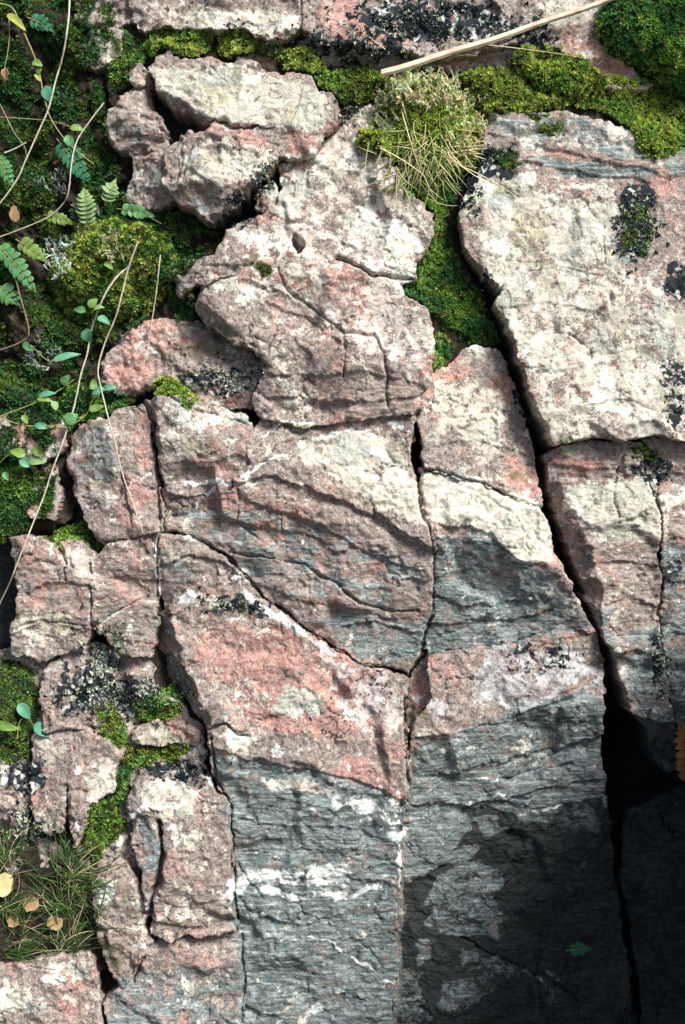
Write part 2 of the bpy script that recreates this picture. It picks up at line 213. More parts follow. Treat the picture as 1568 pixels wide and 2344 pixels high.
# ------------------------------------------------------------------ cracks (polyline, half width, depth) and ledges (polyline, drop, reach)
CARVE = np.zeros(X.shape)
def crack(pts, wd, dep):
    js, is_ = box_slice(pts, wd * 5 + 8); x = X[js, is_] + WX[js, is_] * .55; y = Y[js, is_] + WY[js, is_] * .55
    d, _, ov = polydist(x, y, pts); wv = wd * np.clip(.75 + .9 * NMID[js, is_], .25, 1.7)
    CARVE[js, is_] -= dep * np.exp(-(d / wv) ** 2)
def ledge(pts, drop, reach, wd=3.0, lip=.25):
    js, is_ = box_slice(pts, reach * 2.5); x = X[js, is_] + WX[js, is_] * .8; y = Y[js, is_] + WY[js, is_] * .8
    d, s, ov = polydist(x, y, pts); fade = np.exp(-(ov / 10) ** 2) * np.exp(-d / reach)
    CARVE[js, is_] += fade * (np.where(s > 0, -drop * (1 - np.exp(-d / wd)), drop * lip))
for p, a, b in [([(692, 200), (685, 240), (663, 280), (655, 296)], 2.6, 12), ([(515, 1265), (600, 1275), (695, 1293), (705, 1305), (784, 1348), (824, 1383), (884, 1400), (960, 1400)], 3.0, 14), ([(945, 637), (905, 636), (850, 630), (800, 605), (770, 590)], 4, 18), ([(640, 616), (650, 651), (690, 686), (760, 741), (784, 765), (850, 770)], 4, 12),
                ([(784, 765), (790, 800), (785, 860)], 3, 12), ([(855, 765), (875, 810), (885, 860), (890, 930)], 3.4, 14), ([(480, 1668), (520, 1655), (550, 1685), (565, 1690)], 4.5, 20), ([(225, 1430), (260, 1403), (285, 1388), (332, 1368)], 3, 12), ([(130, 1245), (150, 1290), (150, 1330)], 4, 16), ([(600, 1240), (540, 1200), (545, 1110), (560, 1090)], 2.5, 9),
                ([(1430, 1040), (1410, 1120), (1420, 1200)], 3, 10), ([(1500, 1170), (1515, 1100), (1480, 1050)], 2.5, 8), ([(1100, 2190), (1180, 2230), (1260, 2260), (1340, 2320)], 4, 14), ([(1255, 2160), (1240, 2250), (1250, 2344)], 3, 9), ([(1225, 1553), (1270, 1530), (1330, 1535)], 2.8, 9), ([(600, 2070), (560, 2020), (540, 1990)], 2.5, 7), ([(765, 1485), (690, 1500)], 2, 5), ([(640, 1420), (650, 1500), (700, 1560)], 1.8, 5),
                ([(1060, 2165), (1100, 2190)], 4, 12), ([(380, 905), (420, 930), (500, 950), (560, 970)], 3, 10), ([(367, 1890), (366, 1960), (362, 2010), (345, 2060), (338, 2120)], 8, 55), ([(550, 2150), (557, 2250), (552, 2344)], 3, 14), ([(305, 2250), (330, 2190)], 4, 20), ([(880, 2240), (860, 2200), (830, 2170)], 2, 6), ([(1380, 540), (1390, 640), (1400, 700)], 2.5, 8), ([(1180, 620), (1300, 610), (1400, 640)], 2, 6),
                ([(1300, 760), (1350, 800), (1370, 860)], 2.5, 8), ([(1350, 930), (1420, 910), (1500, 940), (1568, 950)], 3, 10), ([(700, 1000), (640, 1010), (600, 1060)], 2, 6), ([(1040, 880), (1060, 940), (1080, 960)], 2, 6), ([(1000, 1080), (1060, 1110), (1120, 1140), (1180, 1180), (1220, 1250)], 1.8, 4), ([(1320, 1760), (1200, 1790), (1080, 1800)], 3, 8), ([(270, 1000), (275, 1080), (300, 1200)], 2.4, 8), ([(1000, 120), (1010, 60), (1040, 20)], 3, 9), ([(560, 320), (640, 330)], 2, 5), ([(470, 290), (440, 330), (400, 440)], 2.5, 7), ([(820, 500), (900, 520), (980, 510)], 2, 5), ([(30, 1440), (90, 1420), (200, 1430)], 2.5, 8), ([(690, 560), (672, 540), (680, 575)], 6, 26), ([(670, 545), (685, 570)], 6, 26)]:
    crack(p, a, b)
for p, a, b in [([(545, 1098), (620, 1092), (700, 1110), (790, 1150), (870, 1190), (940, 1240), (990, 1262)], 12, 46), ([(860, 1170), (930, 1225), (992, 1258)], 14, 30), ([(1000, 1200), (1080, 1205), (1130, 1225), (1160, 1260), (1210, 1290)], 9, 40), ([(990, 1360), (1060, 1390), (1150, 1385), (1260, 1370)], 8, 22), ([(985, 1430), (1060, 1425), (1180, 1420), (1260, 1400)], 9, 24), ([(790, 1440), (860, 1430), (950, 1450)], 9, 26),
                ([(480, 1705), (560, 1735), (640, 1745), (790, 1775), (930, 1830)], 8, 40), ([(533, 2045), (620, 2025), (790, 2010), (900, 2030)], 5, 30), ([(950, 1690), (1080, 1670), (1200, 1640), (1330, 1590)], 7, 30), ([(960, 1790), (1100, 1760), (1250, 1730), (1390, 1690)], 9, 30), ([(960, 1850), (1080, 1855), (1250, 1820), (1390, 1790)], 10, 30), ([(480, 605), (560, 600), (630, 612)], 6, 20), ([(690, 690), (640, 740), (620, 800)], 8, 30), ([(620, 700), (700, 720), (780, 790)], 7, 26),
                ([(600, 850), (700, 860), (800, 850), (960, 880)], 7, 26), ([(620, 905), (720, 915), (860, 920), (950, 905)], 9, 22), ([(370, 1055), (450, 1060), (560, 1045)], 5, 18), ([(365, 1110), (450, 1112), (535, 1098)], 6, 14), ([(370, 1180), (450, 1170), (540, 1195), (640, 1215), (760, 1240)], 7, 26), ([(560, 1145), (650, 1170), (760, 1215), (850, 1280), (960, 1300)], 6, 26), ([(560, 1330), (680, 1370), (800, 1400), (900, 1420)], 6, 24),
                ([(380, 1290), (430, 1270), (500, 1285), (540, 1310)], 9, 24), ([(40, 1370), (110, 1330), (200, 1340)], 8, 24), ([(30, 1450), (100, 1420), (200, 1440)], 7, 22), ([(230, 1330), (290, 1320), (355, 1330)], 6, 20), ([(60, 1300), (90, 1280), (130, 1290)], 6, 18), ([(350, 2060), (430, 2070), (530, 2050)], 5, 14), ([(345, 2110), (430, 2120), (530, 2100)], 7, 18), ([(360, 1960), (440, 1970), (525, 1950)], 4, 14),
                ([(1265, 1060), (1350, 1075), (1450, 1060), (1560, 1080)], 8, 30), ([(1290, 1010), (1350, 1000), (1420, 1015)], 7, 20), ([(1360, 1290), (1420, 1280), (1510, 1300)], 6, 24), ([(1390, 1380), (1450, 1370), (1515, 1390)], 6, 20), ([(1410, 1500), (1460, 1490), (1520, 1510)], 7, 22), ([(1150, 700), (1250, 690), (1380, 720)], 5, 28), ([(1180, 840), (1280, 850), (1400, 830)], 5, 26), ([(1060, 560), (1180, 600), (1300, 590)], 4, 26), ([(1130, 300), (1250, 330), (1400, 360), (1540, 400)], 7, 26), ([(1200, 370), (1330, 385), (1480, 410)], 9, 22),
                ([(430, 470), (480, 440), (545, 455)], 8, 26), ([(385, 400), (430, 380), (500, 430)], 7, 40), ([(980, 960), (1080, 950), (1200, 970)], 4, 20), ([(1000, 1020), (1100, 1010), (1230, 1050)], 5, 22), ([(260, 290), (310, 260), (370, 270)], 8, 22), ([(255, 320), (310, 300), (380, 310)], 8, 18), ([(460, 340), (520, 330), (600, 350)], 4, 26), ([(340, 190), (420, 200), (470, 240)], 6, 20), ([(570, 2110), (700, 2120), (900, 2090)], 4, 30), ([(550, 1880), (650, 1900), (780, 1890), (900, 1930)], 5, 26), ([(540, 1820), (640, 1830), (760, 1850), (900, 1880)], 4, 24), ([(560, 1960), (700, 1950), (900, 1970)], 4, 24)]:
    ledge(p, a, b)
for p, a, b in [([(370, 1222), (425, 1222), (470, 1250), (505, 1266), (540, 1304), (575, 1342), (600, 1370), (645, 1402), (700, 1445), (765, 1484), (824, 1522), (884, 1540), (929, 1547)], 3.6, 24), ([(345, 965), (360, 1100), (364, 1220), (358, 1300), (356, 1400)], 3.2, 20), ([(955, 940), (945, 1040), (962, 1150), (990, 1240), (996, 1330), (993, 1400), (974, 1470), (966, 1510)], 3.6, 26),
                ([(928, 1600), (924, 1660), (934, 1760), (940, 1800)], 3.2, 20), ([(974, 1076), (1034, 1082), (1064, 1096), (1124, 1116), (1174, 1141), (1240, 1163)], 3.0, 18), ([(205, 1290), (208, 1360), (206, 1430)], 2.6, 14), ([(225, 1245), (290, 1236), (360, 1222)], 2.8, 16), ([(485, 1690), (492, 1790), (526, 1850), (530, 2000), (540, 2130)], 3.2, 22)]:
    crack(p, a, b)
# hairline joints that come and go
_, eh = cells(150, 201, 2.4); CARVE -= 7 * np.exp(-(eh * 150 / 3.0) ** 2) * sstep(-.05, .3, fbm(X, Y, 120, 2, .5, 205))
_, eh = cells(64, 202, 2.0); CARVE -= 4 * np.exp(-(eh * 64 / 2.4) ** 2) * sstep(.05, .4, fbm(X, Y, 90, 2, .5, 206))
# fine foliation: a saw-tooth of thin layers
fa = fbm(X, Y, 240, 2, .5, 31) * 70 + fbm(X, Y, 60, 2, .5, 33) * 14
def saw(per):
    t = (Y + fa - .10 * (X - 784)) / per + NMID * .55; f = t - np.floor(t); amp = np.clip(.55 + 1.2 * perlin(np.floor(t) * 3.7 + .3, X / 95 + np.floor(t) * 1.3), 0, 1.4)
    return np.where(f < .78, f / .78, (1 - f) / .22) * amp
FOLI = (saw(17) * 2.3 + saw(7.3) * 1.7) * np.clip(MASK[..., CH['F']], .10, 1.2)
DETAIL = NBIG * 6.5 + NMID * 2.3 + NFIN * 1.0 + FAC * .9 + FOLI + CARVE
# ------------------------------------------------------------------ mesh helpers
def link(o): sc.collection.objects.link(o); return o
def tag(o, label=None, cat=None, group=None, kind=None):
    for k, v in (('label', label), ('category', cat), ('group', group), ('kind', kind)):
        if v: o[k] = v
    return o
def mk(name, V, F, mat, parent=None, attrs=None, smooth=True, origin=None):
    """V (n,3) world points, F (m,k) faces -> one mesh object with its origin at the low middle of its points"""
    V = np.asarray(V, float); F = np.asarray(F, np.int32)
    if origin is None: origin = np.array([V[:, 0].mean(), V[:, 1].mean(), V[:, 2].min()])
    me = bpy.data.meshes.new(name); n, (m, k) = len(V), F.shape
    me.vertices.add(n); me.vertices.foreach_set('co', (V - origin).ravel().astype(np.float32))
    me.loops.add(m * k); me.loops.foreach_set('vertex_index', F.ravel())
    me.polygons.add(m); me.polygons.foreach_set('loop_start', np.arange(0, m * k, k, dtype=np.int32))
    me.polygons.foreach_set('use_smooth', np.full(m, smooth))
    for an, arr in (attrs or {}).items():
        a = me.attributes.new(an, 'FLOAT_COLOR', 'POINT'); a.data.foreach_set('color', np.asarray(arr, np.float32).ravel())
    me.update(calc_edges=True); me.materials.append(mat)
    o = link(bpy.data.objects.new(name, me)); o.location = origin
    if parent: o.parent = parent; o.location = Vector(origin) - parent.location
    return o
def empty(name, loc):
    o = link(bpy.data.objects.new(name, None)); o.location = loc; o.empty_display_size = .02; return o
def tube(pts, rad, sides=6):
    pts = np.asarray(pts, float); n = len(pts); rad = np.broadcast_to(rad, (n,)); T = np.gradient(pts, axis=0); T /= np.linalg.norm(T, axis=1)[:, None] + 1e-9
    A = np.cross(T, WW + .01); A /= np.linalg.norm(A, axis=1)[:, None] + 1e-9; B = np.cross(T, A); th = np.arange(sides) * 2 * np.pi / sides
    V = pts[:, None] + rad[:, None, None] * (np.cos(th)[None, :, None] * A[:, None] + np.sin(th)[None, :, None] * B[:, None]); V = V.reshape(-1, 3); F = []
    for i in range(n - 1):
        for j in range(sides): F.append((i * sides + j, i * sides + (j + 1) % sides, (i + 1) * sides + (j + 1) % sides, (i + 1) * sides + j))
    return V, np.array(F)
def spline(pts, m=6):
    p = np.asarray(pts, float); p = np.vstack([2 * p[0] - p[1], p, 2 * p[-1] - p[-2]]); out = []
    for i in range(1, len(p) - 2):
        for t in np.linspace(0, 1, m, endpoint=False):
            a, b, c, d = p[i - 1:i + 3]; out.append(.5 * (2 * b + (c - a) * t + (2 * a - 5 * b + 4 * c - d) * t * t + (3 * b - a - 3 * c + d) * t ** 3))
    out.append(p[-2]); return np.array(out)
# ------------------------------------------------------------------ materials
class NT:
    def __init__(s, name, rough=.8):
        s.m = bpy.data.materials.new(name); s.m.use_nodes = True; s.t = s.m.node_tree; s.b = s.t.nodes['Principled BSDF']; s.b.inputs['Roughness'].default_value = rough; s.b.inputs['Specular IOR Level'].default_value = .3
    def n(s, ty, **kw):
        q = s.t.nodes.new('ShaderNode' + ty)
        for k, v in kw.items(): setattr(q, k, v)
        return q
    def l(s, a, b): s.t.links.new(a, b)
    def val(s, x, sock):
        if hasattr(x, 'is_output'): s.l(x, sock)
        else: sock.default_value = x
    def math(s, op, a, b=0.0, c=0.0, clamp=False):
        q = s.n('Math', operation=op, use_clamp=clamp)
        for i, x in enumerate((a, b, c)): s.val(x, q.inputs[i])
        return q.outputs[0]
    def noise(s, vec, scale, detail=4, rough=.55, dist=0.0):
        q = s.n('TexNoise'); s.l(vec, q.inputs['Vector']); q.inputs['Scale'].default_value = scale; q.inputs['Detail'].default_value = detail; q.inputs['Roughness'].default_value = rough; q.inputs['Distortion'].default_value = dist; return q.outputs[0]
    def vor(s, vec, scale, feat='F1', rnd=1.0):
        q = s.n('TexVoronoi', feature=feat); s.l(vec, q.inputs['Vector']); q.inputs['Scale'].default_value = scale; q.inputs['Randomness'].default_value = rnd; return q
    def ramp(s, f, stops, interp='LINEAR'):
        q = s.n('ValToRGB'); s.l(f, q.inputs[0]); e = q.color_ramp.elements; q.color_ramp.interpolation = interp
        while len(e) < len(stops): e.new(.5)
        for i, (p, c) in enumerate(stops): e[i].position = p; e[i].color = tuple(c) + (1,)
        return q.outputs[0]
    def mix(s, f, a, b, mode='MIX'):
        q = s.n('Mix', data_type='RGBA', blend_type=mode); s.val(f, q.inputs[0])
        for x, k in ((a, 6), (b, 7)):
            if isinstance(x, tuple): q.inputs[k].default_value = x + (1,)
            else: s.l(x, q.inputs[k])
        return q.outputs[2]
    def smooth(s, x, a, b):
        q = s.n('MapRange', interpolation_type='SMOOTHSTEP'); s.val(x, q.inputs[0]); q.inputs[1].default_value = a; q.inputs[2].default_value = b; return q.outputs[0]
    def map(s, vec, sc_, rot=(0, 0, 0)):
        q = s.n('Mapping'); s.l(vec, q.inputs[0]); q.inputs['Scale'].default_value = sc_; q.inputs['Rotation'].default_value = rot; return q.outputs[0]
    def bump(s, h, st, d, prev=None):
        q = s.n('Bump'); s.l(h, q.inputs['Height']); q.inputs['Strength'].default_value = st; q.inputs['Distance'].default_value = d
        if prev: s.l(prev, q.inputs['Normal'])
        return q.outputs[0]
def rock_material():
    t = NT('rock', .85); pos = t.n('NewGeometry').outputs['Position']
    a = t.n('Attribute', attribute_name='ma'); b = t.n('Attribute', attribute_name='mb')
    sa = t.n('SeparateColor'); t.l(a.outputs['Color'], sa.inputs[0]); sb = t.n('SeparateColor'); t.l(b.outputs['Color'], sb.inputs[0])
    L, Rr, D, W = sa.outputs[0], sa.outputs[1], sa.outputs[2], a.outputs['Alpha']; K, Gg, C, F = sb.outputs[0], sb.outputs[1], sb.outputs[2], b.outputs['Alpha']
    nf = t.noise(pos, 360, 2, .7); sp = t.noise(pos, 115, 4, .75)
    st = t.noise(t.map(pos, (10, 55, 120), (0, R(5), 0)), 1.0, 4, .7, .9); st2 = t.noise(t.map(pos, (32, 110, 200), (0, R(6), 0)), 1.0, 4, .7, 1.1)
    gr = t.math('ADD', t.math('MULTIPLY', sp, .6), t.math('MULTIPLY', nf, .4))                       # grain
    def m(mask, nz, k, lo=.42, hi=.58): return t.smooth(t.math('MULTIPLY_ADD', t.math('SUBTRACT', nz, .5), k, mask), lo, hi)
    fw = t.math('MULTIPLY', F, .5, clamp=True); f = t.math('ADD', gr, t.math('MULTIPLY', t.math('SUBTRACT', st, gr), fw))
    base = t.ramp(f, [(.35, (.050, .043, .038)), (.44, (.175, .137, .122)), (.52, (.31, .248, .225)), (.64, (.51, .43, .40))])
    red = t.ramp(f, [(.32, (.13, .055, .040)), (.44, (.36, .17, .135)), (.54, (.50, .285, .245)), (.66, (.60, .42, .38))])
    col = t.mix(t.math('MULTIPLY', m(Rr, gr, .9, .34, .86), .82), base, red)
    dark = t.ramp(t.math('ADD', t.math('MULTIPLY', st2, .4), t.math('ADD', t.math('MULTIPLY', st, .35), t.math('MULTIPLY', gr, .25))), [(.36, (.012, .021, .021)), (.44, (.062, .086, .087)), (.515, (.185, .222, .224)), (.61, (.46, .495, .49))])
    col = t.mix(t.math('MULTIPLY', m(D, st, 1.6, .36, .70), .94), col, dark)
    mc = t.n('Attribute', attribute_name='mc'); lich = t.mix(1.0, mc.outputs['Color'], t.ramp(gr, [(.34, (.55, .53, .50)), (.45, (.88, .87, .85)), (.55, (1.0, 1.0, 1.0)), (.68, (1.14, 1.14, 1.14))]), 'MULTIPLY')
    lich = t.mix(t.math('MULTIPLY', mc.outputs['Alpha'], .42), lich, (.11, .095, .08))
    lm = m(L, gr, 1.5, .40, .62); col = t.mix(t.math('MULTIPLY', lm, .94), col, lich)
    gm = m(Gg, gr, 2.0, .42, .7); col = t.mix(t.math('MULTIPLY', gm, .75), col, t.ramp(sp, [(.35, (.03, .034, .010)), (.6, (.15, .145, .05))]))
    kv = t.vor(pos, 125); km = t.smooth(t.math('SUBTRACT', t.math('MULTIPLY_ADD', t.math('SUBTRACT', sp, .5), 1.6, K), t.math('MULTIPLY', kv.outputs['Distance'], .30)), .26, .36)
    kc = t.n('SeparateColor'); t.l(kv.outputs['Color'], kc.inputs[0])
    col = t.mix(km, col, t.mix(t.smooth(kc.outputs[0], .86, .90), (.016, .022, .029), (.5, .5, .46)))
    wm = t.math('MULTIPLY', m(W, gr, 1.4, .36, .74), .92); col = t.mix(wm, col, t.ramp(nf, [(.3, (.58, .58, .56)), (.6, (.82, .82, .80))]))
    pv = t.vor(pos, 75); pit = t.math('MULTIPLY', t.math('SUBTRACT', 1.0, t.smooth(pv.outputs['Distance'], .06, .28)), t.smooth(gr, .47, .52)); col = t.mix(t.math('MULTIPLY', pit, .3), col, (.04, .04, .042))
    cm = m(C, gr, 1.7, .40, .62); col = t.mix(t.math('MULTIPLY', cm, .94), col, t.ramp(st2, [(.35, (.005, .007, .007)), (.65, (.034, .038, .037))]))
    t.l(col, t.b.inputs['Base Color']); t.l(t.math('MULTIPLY_ADD', cm, -.22, .9), t.b.inputs['Roughness'])
    h = t.math('ADD', t.math('MULTIPLY', st2, t.math('MULTIPLY_ADD', F, .7, .0)), t.math('MULTIPLY', sp, 1.0))
    t.l(t.bump(h, .75, .005), t.b.inputs['Normal']); return t.m
def soil_material(name, stops):
    t = NT(name, .95); pos = t.n('NewGeometry').outputs['Position']; n = t.noise(pos, 60, 9, .75); n2 = t.noise(pos, 12, 5, .6); v = t.vor(pos, 110)
    c = t.ramp(t.math('ADD', t.math('MULTIPLY', n, .6), t.math('MULTIPLY', n2, .4)), stops); kc = t.n('SeparateColor'); t.l(v.outputs['Color'], kc.inputs[0]); c = t.mix(t.smooth(kc.outputs[0], .92, .96), c, (.07, .05, .03))
    t.l(c, t.b.inputs['Base Color']); t.l(t.bump(t.math('ADD', n, t.math('MULTIPLY', v.outputs['Distance'], .5)), 1, .012), t.b.inputs['Normal']); return t.m
def attr_material(name, rough=.7, trans=0.0, nz=0.25, scale=400, spec=.25):
    t = NT(name, rough); t.b.inputs['Specular IOR Level'].default_value = spec; a = t.n('Attribute', attribute_name='col').outputs['Color']; pos = t.n('NewGeometry').outputs['Position']
    c = t.mix(nz, a, t.ramp(t.noise(pos, scale, 4, .7), [(.3, (.15, .15, .15)), (.7, (1, 1, 1))]), 'MULTIPLY'); t.l(c, t.b.inputs['Base Color'])
    if trans:
        tr = t.n('BsdfTranslucent'); t.l(c, tr.inputs[0]); ad = t.n('MixShader'); ad.inputs[0].default_value = trans; t.l(t.b.outputs[0], ad.inputs[1]); t.l(tr.outputs[0], ad.inputs[2]); t.l(ad.outputs[0], t.t.nodes['Material Output'].inputs[0])
    return t.m
def plain_material(name, stops, scale=(60, 60, 60), rough=.7, trans=0.0, bump=.0):
    t = NT(name, rough); pos = t.n('TexCoord').outputs['Object']; n = t.noise(t.map(pos, scale), 1.0, 6, .65); c = t.ramp(n, stops); t.l(c, t.b.inputs['Base Color'])
    if bump: t.l(t.bump(n, .8, bump), t.b.inputs['Normal'])
    if trans:
        tr = t.n('BsdfTranslucent'); t.l(c, tr.inputs[0]); ad = t.n('MixShader'); ad.inputs[0].default_value = trans; t.l(t.b.outputs[0], ad.inputs[1]); t.l(tr.outputs[0], ad.inputs[2]); t.l(ad.outputs[0], t.t.nodes['Material Output'].inputs[0])
    return t.m
ROCK = rock_material()
SOIL = soil_material('dark_soil', [(.35, (.010, .008, .006)), (.5, (.035, .026, .018)), (.65, (.085, .06, .04))])
GROUND = soil_material('forest_floor', [(.35, (.03, .03, .015)), (.5, (.06, .065, .03)), (.65, (.11, .10, .06))])
MOSSB = soil_material('moss_bed', [(.35, (.010, .014, .004)), (.5, (.025, .035, .009)), (.65, (.05, .06, .016))])
SHOOT = attr_material('moss_leaf', .65, .38, .15)
LICH = attr_material('lichen_flake', .85, 0, .3)
REIN = attr_material('reindeer_lichen', .85, .3, .1)
# ------------------------------------------------------------------ ground and backing rock
gv = np.array([(-60, -120, 0), (60, -120, 0), (60, 40, 0), (-60, 40, 0)], float)
tag(mk('ground', gv, [(0, 1, 2, 3)], GROUND), kind='structure')
bxs = np.arange(-1700, 3300, 15.0); bys = np.arange(-1500, 3480, 15.0); BX, BY = np.meshgrid(bxs, bys)
out = np.maximum(np.maximum(-150 - BX, BX - 1760), np.maximum(-120 - BY, BY - 2480)); BH = -100 + sstep(-40, 260, out) * 110 + fbm(BX, BY, 260, 5, .55, 40) * (14 + 40 * sstep(0, 300, out)) + (fbm(BX, BY, 40, 3, .6, 44)) * 6
dF, _, _ = polydist(BX, BY, [(1050, 540), (1160, 780), (1245, 1090), (1395, 1480), (1400, 1640), (1440, 1720), (1410, 2000), (1440, 2300)]); BH -= 190 * np.exp(-(dF / 46) ** 2)
dF, _, _ = polydist(BX, BY, [(1450, 1720), (1520, 1800)]); BH -= 220 * np.exp(-(dF / 90) ** 2)
BH += sstep(0, 1, (BY - 2500) / 900) * 120 - sstep(0, 1, (-200 - BY) / 1200) * 200
def grid_faces(ny, nx):
    i = np.arange(ny * nx).reshape(ny, nx); return np.stack([i[1:, :-1].ravel(), i[1:, 1:].ravel(), i[:-1, 1:].ravel(), i[:-1, :-1].ravel()], 1)
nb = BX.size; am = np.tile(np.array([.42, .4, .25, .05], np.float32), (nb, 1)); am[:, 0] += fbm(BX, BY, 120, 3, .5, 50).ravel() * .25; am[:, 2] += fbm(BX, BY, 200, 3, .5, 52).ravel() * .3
bm_ = np.tile(np.array([.2, .25, 0, .6], np.float32), (nb, 1)); bm_[:, 0] += fbm(BX, BY, 150, 3, .5, 54).ravel() * .2; inn = (out < 0).ravel(); am[inn, 0] = 0; am[inn, 3] = 0; am[inn, 2] = .8; bm_[inn, 2] = .9  # behind the blocks: no lichen, shade of cracks and hollow painted near-black
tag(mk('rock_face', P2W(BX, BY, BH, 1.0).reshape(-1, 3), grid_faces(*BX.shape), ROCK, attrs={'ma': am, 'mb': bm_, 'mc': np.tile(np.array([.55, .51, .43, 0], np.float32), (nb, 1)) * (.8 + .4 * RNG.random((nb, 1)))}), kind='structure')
# ------------------------------------------------------------------ rock blocks
BN = [0]
def block(name, label, poly, h, tilt=(0, 0), cuts=(), bevel=9, rough=1.0, cat='rock', mat=None, kind=None, depth=90, bump=None, group=None, hmap=True, grow=6.8, hfun=None, lv_=(.06, .16, .32, .6, 1.0), parent=None, zdrop=None):
    poly = np.asarray(poly, float); js, is_ = box_slice(poly, 14); x, y = XW[js, is_], YW[js, is_]; x0, y0 = X[js, is_], Y[js, is_]
    BN[0] += 1; of = 3.7 * BN[0]
    x = x0 + (x - x0) * .5 + fbm(x0, y0, 38, 3, .6, of) * 5.5; y = y0 + (y - y0) * .5 + fbm(x0, y0, 38, 3, .6, of + 50) * 5.5
    d, _, _ = polydist(x, y, poly, True); d = np.where(inside(x, y, poly), d, -d) + grow
    c = poly.mean(0); xb = x0 + WX[js, is_] * 1.3; yb = y0 + WY[js, is_] * 1.3
    Hh = h + tilt[0] * (xb - c[0]) + tilt[1] * (yb - c[1])
    for q in cuts:
        ax, ay, bx, by, sl_ = q[:5]; mx = q[5] if len(q) > 5 else (70 if sl_ > .9 else 34); L = math.hypot(bx - ax, by - ay); cr = ((bx - ax) * (yb - ay) - (by - ay) * (xb - ax)) / L
        al = ((bx - ax) * (xb - ax) + (by - ay) * (yb - ay)) / L ** 2; wg = sstep(-.12, 0, al) * (1 - sstep(1.0, 1.10, al)) if len(q) > 6 else 1.0
        tp = h + tilt[0] * (xb - c[0]) + tilt[1] * (yb - c[1]) - wg * np.where(cr > 0, mx * (1 - np.exp(-sl_ * np.maximum(cr, 0) / mx)), sl_ * cr); kk = 5.0
        hh = np.clip(.5 + .5 * (tp - Hh) / kk, 0, 1); Hh = tp + (Hh - tp) * hh - kk * hh * (1 - hh)
    bev = bevel * np.clip(.3 + 1.0 * NMID[js, is_] + .8 * NBIG[js, is_], .05, 1.4); e = 1 - np.clip(d / bev, 0, 1); Hh = Hh - bev * (.75 * e + .25 * e * e)
    Hh = Hh + DETAIL[js, is_] * rough
    if bump: Hh = Hh + bump(x0, y0, d)
    if hfun: Hh = hfun(x0, y0, d, js, is_)
    keep = d > -.45 * G
    cell = keep[:-1, :-1] & keep[1:, :-1] & keep[:-1, 1:] & keep[1:, 1:]
    gyy, gxx = np.gradient(d, G); gl = np.hypot(gxx, gyy) + 1e-6
    near = np.abs(d) < G * 1.1; near &= keep
    vx = x0 - np.where(near & (d < G * .9), d * gxx / gl, 0) * .8; vy = y0 - np.where(near & (d < G * .9), d * gyy / gl, 0) * .8
    ny, nx = d.shape; used = np.zeros((ny, nx), bool); used[:-1, :-1] |= cell; used[1:, :-1] |= cell; used[:-1, 1:] |= cell; used[1:, 1:] |= cell
    idx = -np.ones((ny, nx), int); idx[used] = np.arange(used.sum())
    jj, ii = np.nonzero(cell); F = np.stack([idx[jj + 1, ii], idx[jj + 1, ii + 1], idx[jj, ii + 1], idx[jj, ii]], 1)
    k = 1 - h * S / DIST; V = P2W(vx[used], vy[used], Hh[used], k); M = MASK[js, is_][used]
    # side walls run back into the face
    pad = np.pad(cell, 1); E = []
    for dj, di, e0, e1 in ((-1, 0, (0, 1), (0, 0)), (1, 0, (1, 0), (1, 1)), (0, -1, (0, 0), (1, 0)), (0, 1, (1, 1), (0, 1))):
        nbr = pad[1 + dj:1 + dj + ny - 1, 1 + di:1 + di + nx - 1]; a, b = np.nonzero(cell & ~nbr)
        E.append(np.stack([idx[a + e0[0], b + e0[1]], idx[a + e1[0], b + e1[1]]], 1))
    E = np.concatenate(E); bv = np.unique(E); mp = -np.ones(len(V), int); mp[bv] = np.arange(len(bv))
    hb = Hh[used][bv]; bxv, byv = vx[used][bv], vy[used][bv]; gnx, gny = (gxx / gl)[used][bv], (gyy / gl)[used][bv]; Vs, Ms, Fs = [V], [M], [F]; prev = bv; n0 = len(V)
    zb = min(h - depth, -160) if zdrop is None else hb - zdrop
    for lv in lv_:
        hz = hb + (zb - hb) * lv; nz = fbm(bxv + hz * 1.7, byv - hz * 1.3, 26, 2, .6, 60) * 3.0 * (1 if lv < .9 else 0)
        Vs.append(P2W(bxv + gnx * nz, byv + gny * nz, hz, k)); Ms.append(M[bv]); cur = n0 + np.arange(len(bv)); n0 += len(bv)
        pa, pb = (prev[mp[E[:, 0]]], prev[mp[E[:, 1]]]); Fs.append(np.stack([pb, pa, cur[mp[E[:, 0]]], cur[mp[E[:, 1]]]], 1)); prev = cur
    if hmap:
        hm = HMAP[js, is_]; HMAP[js, is_] = np.where(keep, np.maximum(hm, Hh), hm)
    M = np.concatenate(Ms)
    o = mk(name, np.concatenate(Vs), np.concatenate(Fs), mat or ROCK, parent, attrs=None if mat else {'ma': M[:, :4], 'mb': M[:, 4:8], 'mc': M[:, 8:]})
    if hfun: LAST[0] = (d, Hh, js, is_, k)
    return tag(o, label, cat if not (kind or parent) else None, group, kind)
LAST = [None]
lump = lambda a, wl, of: (lambda x, y, d: fbm(x, y, wl, 4, .55, of) * a)
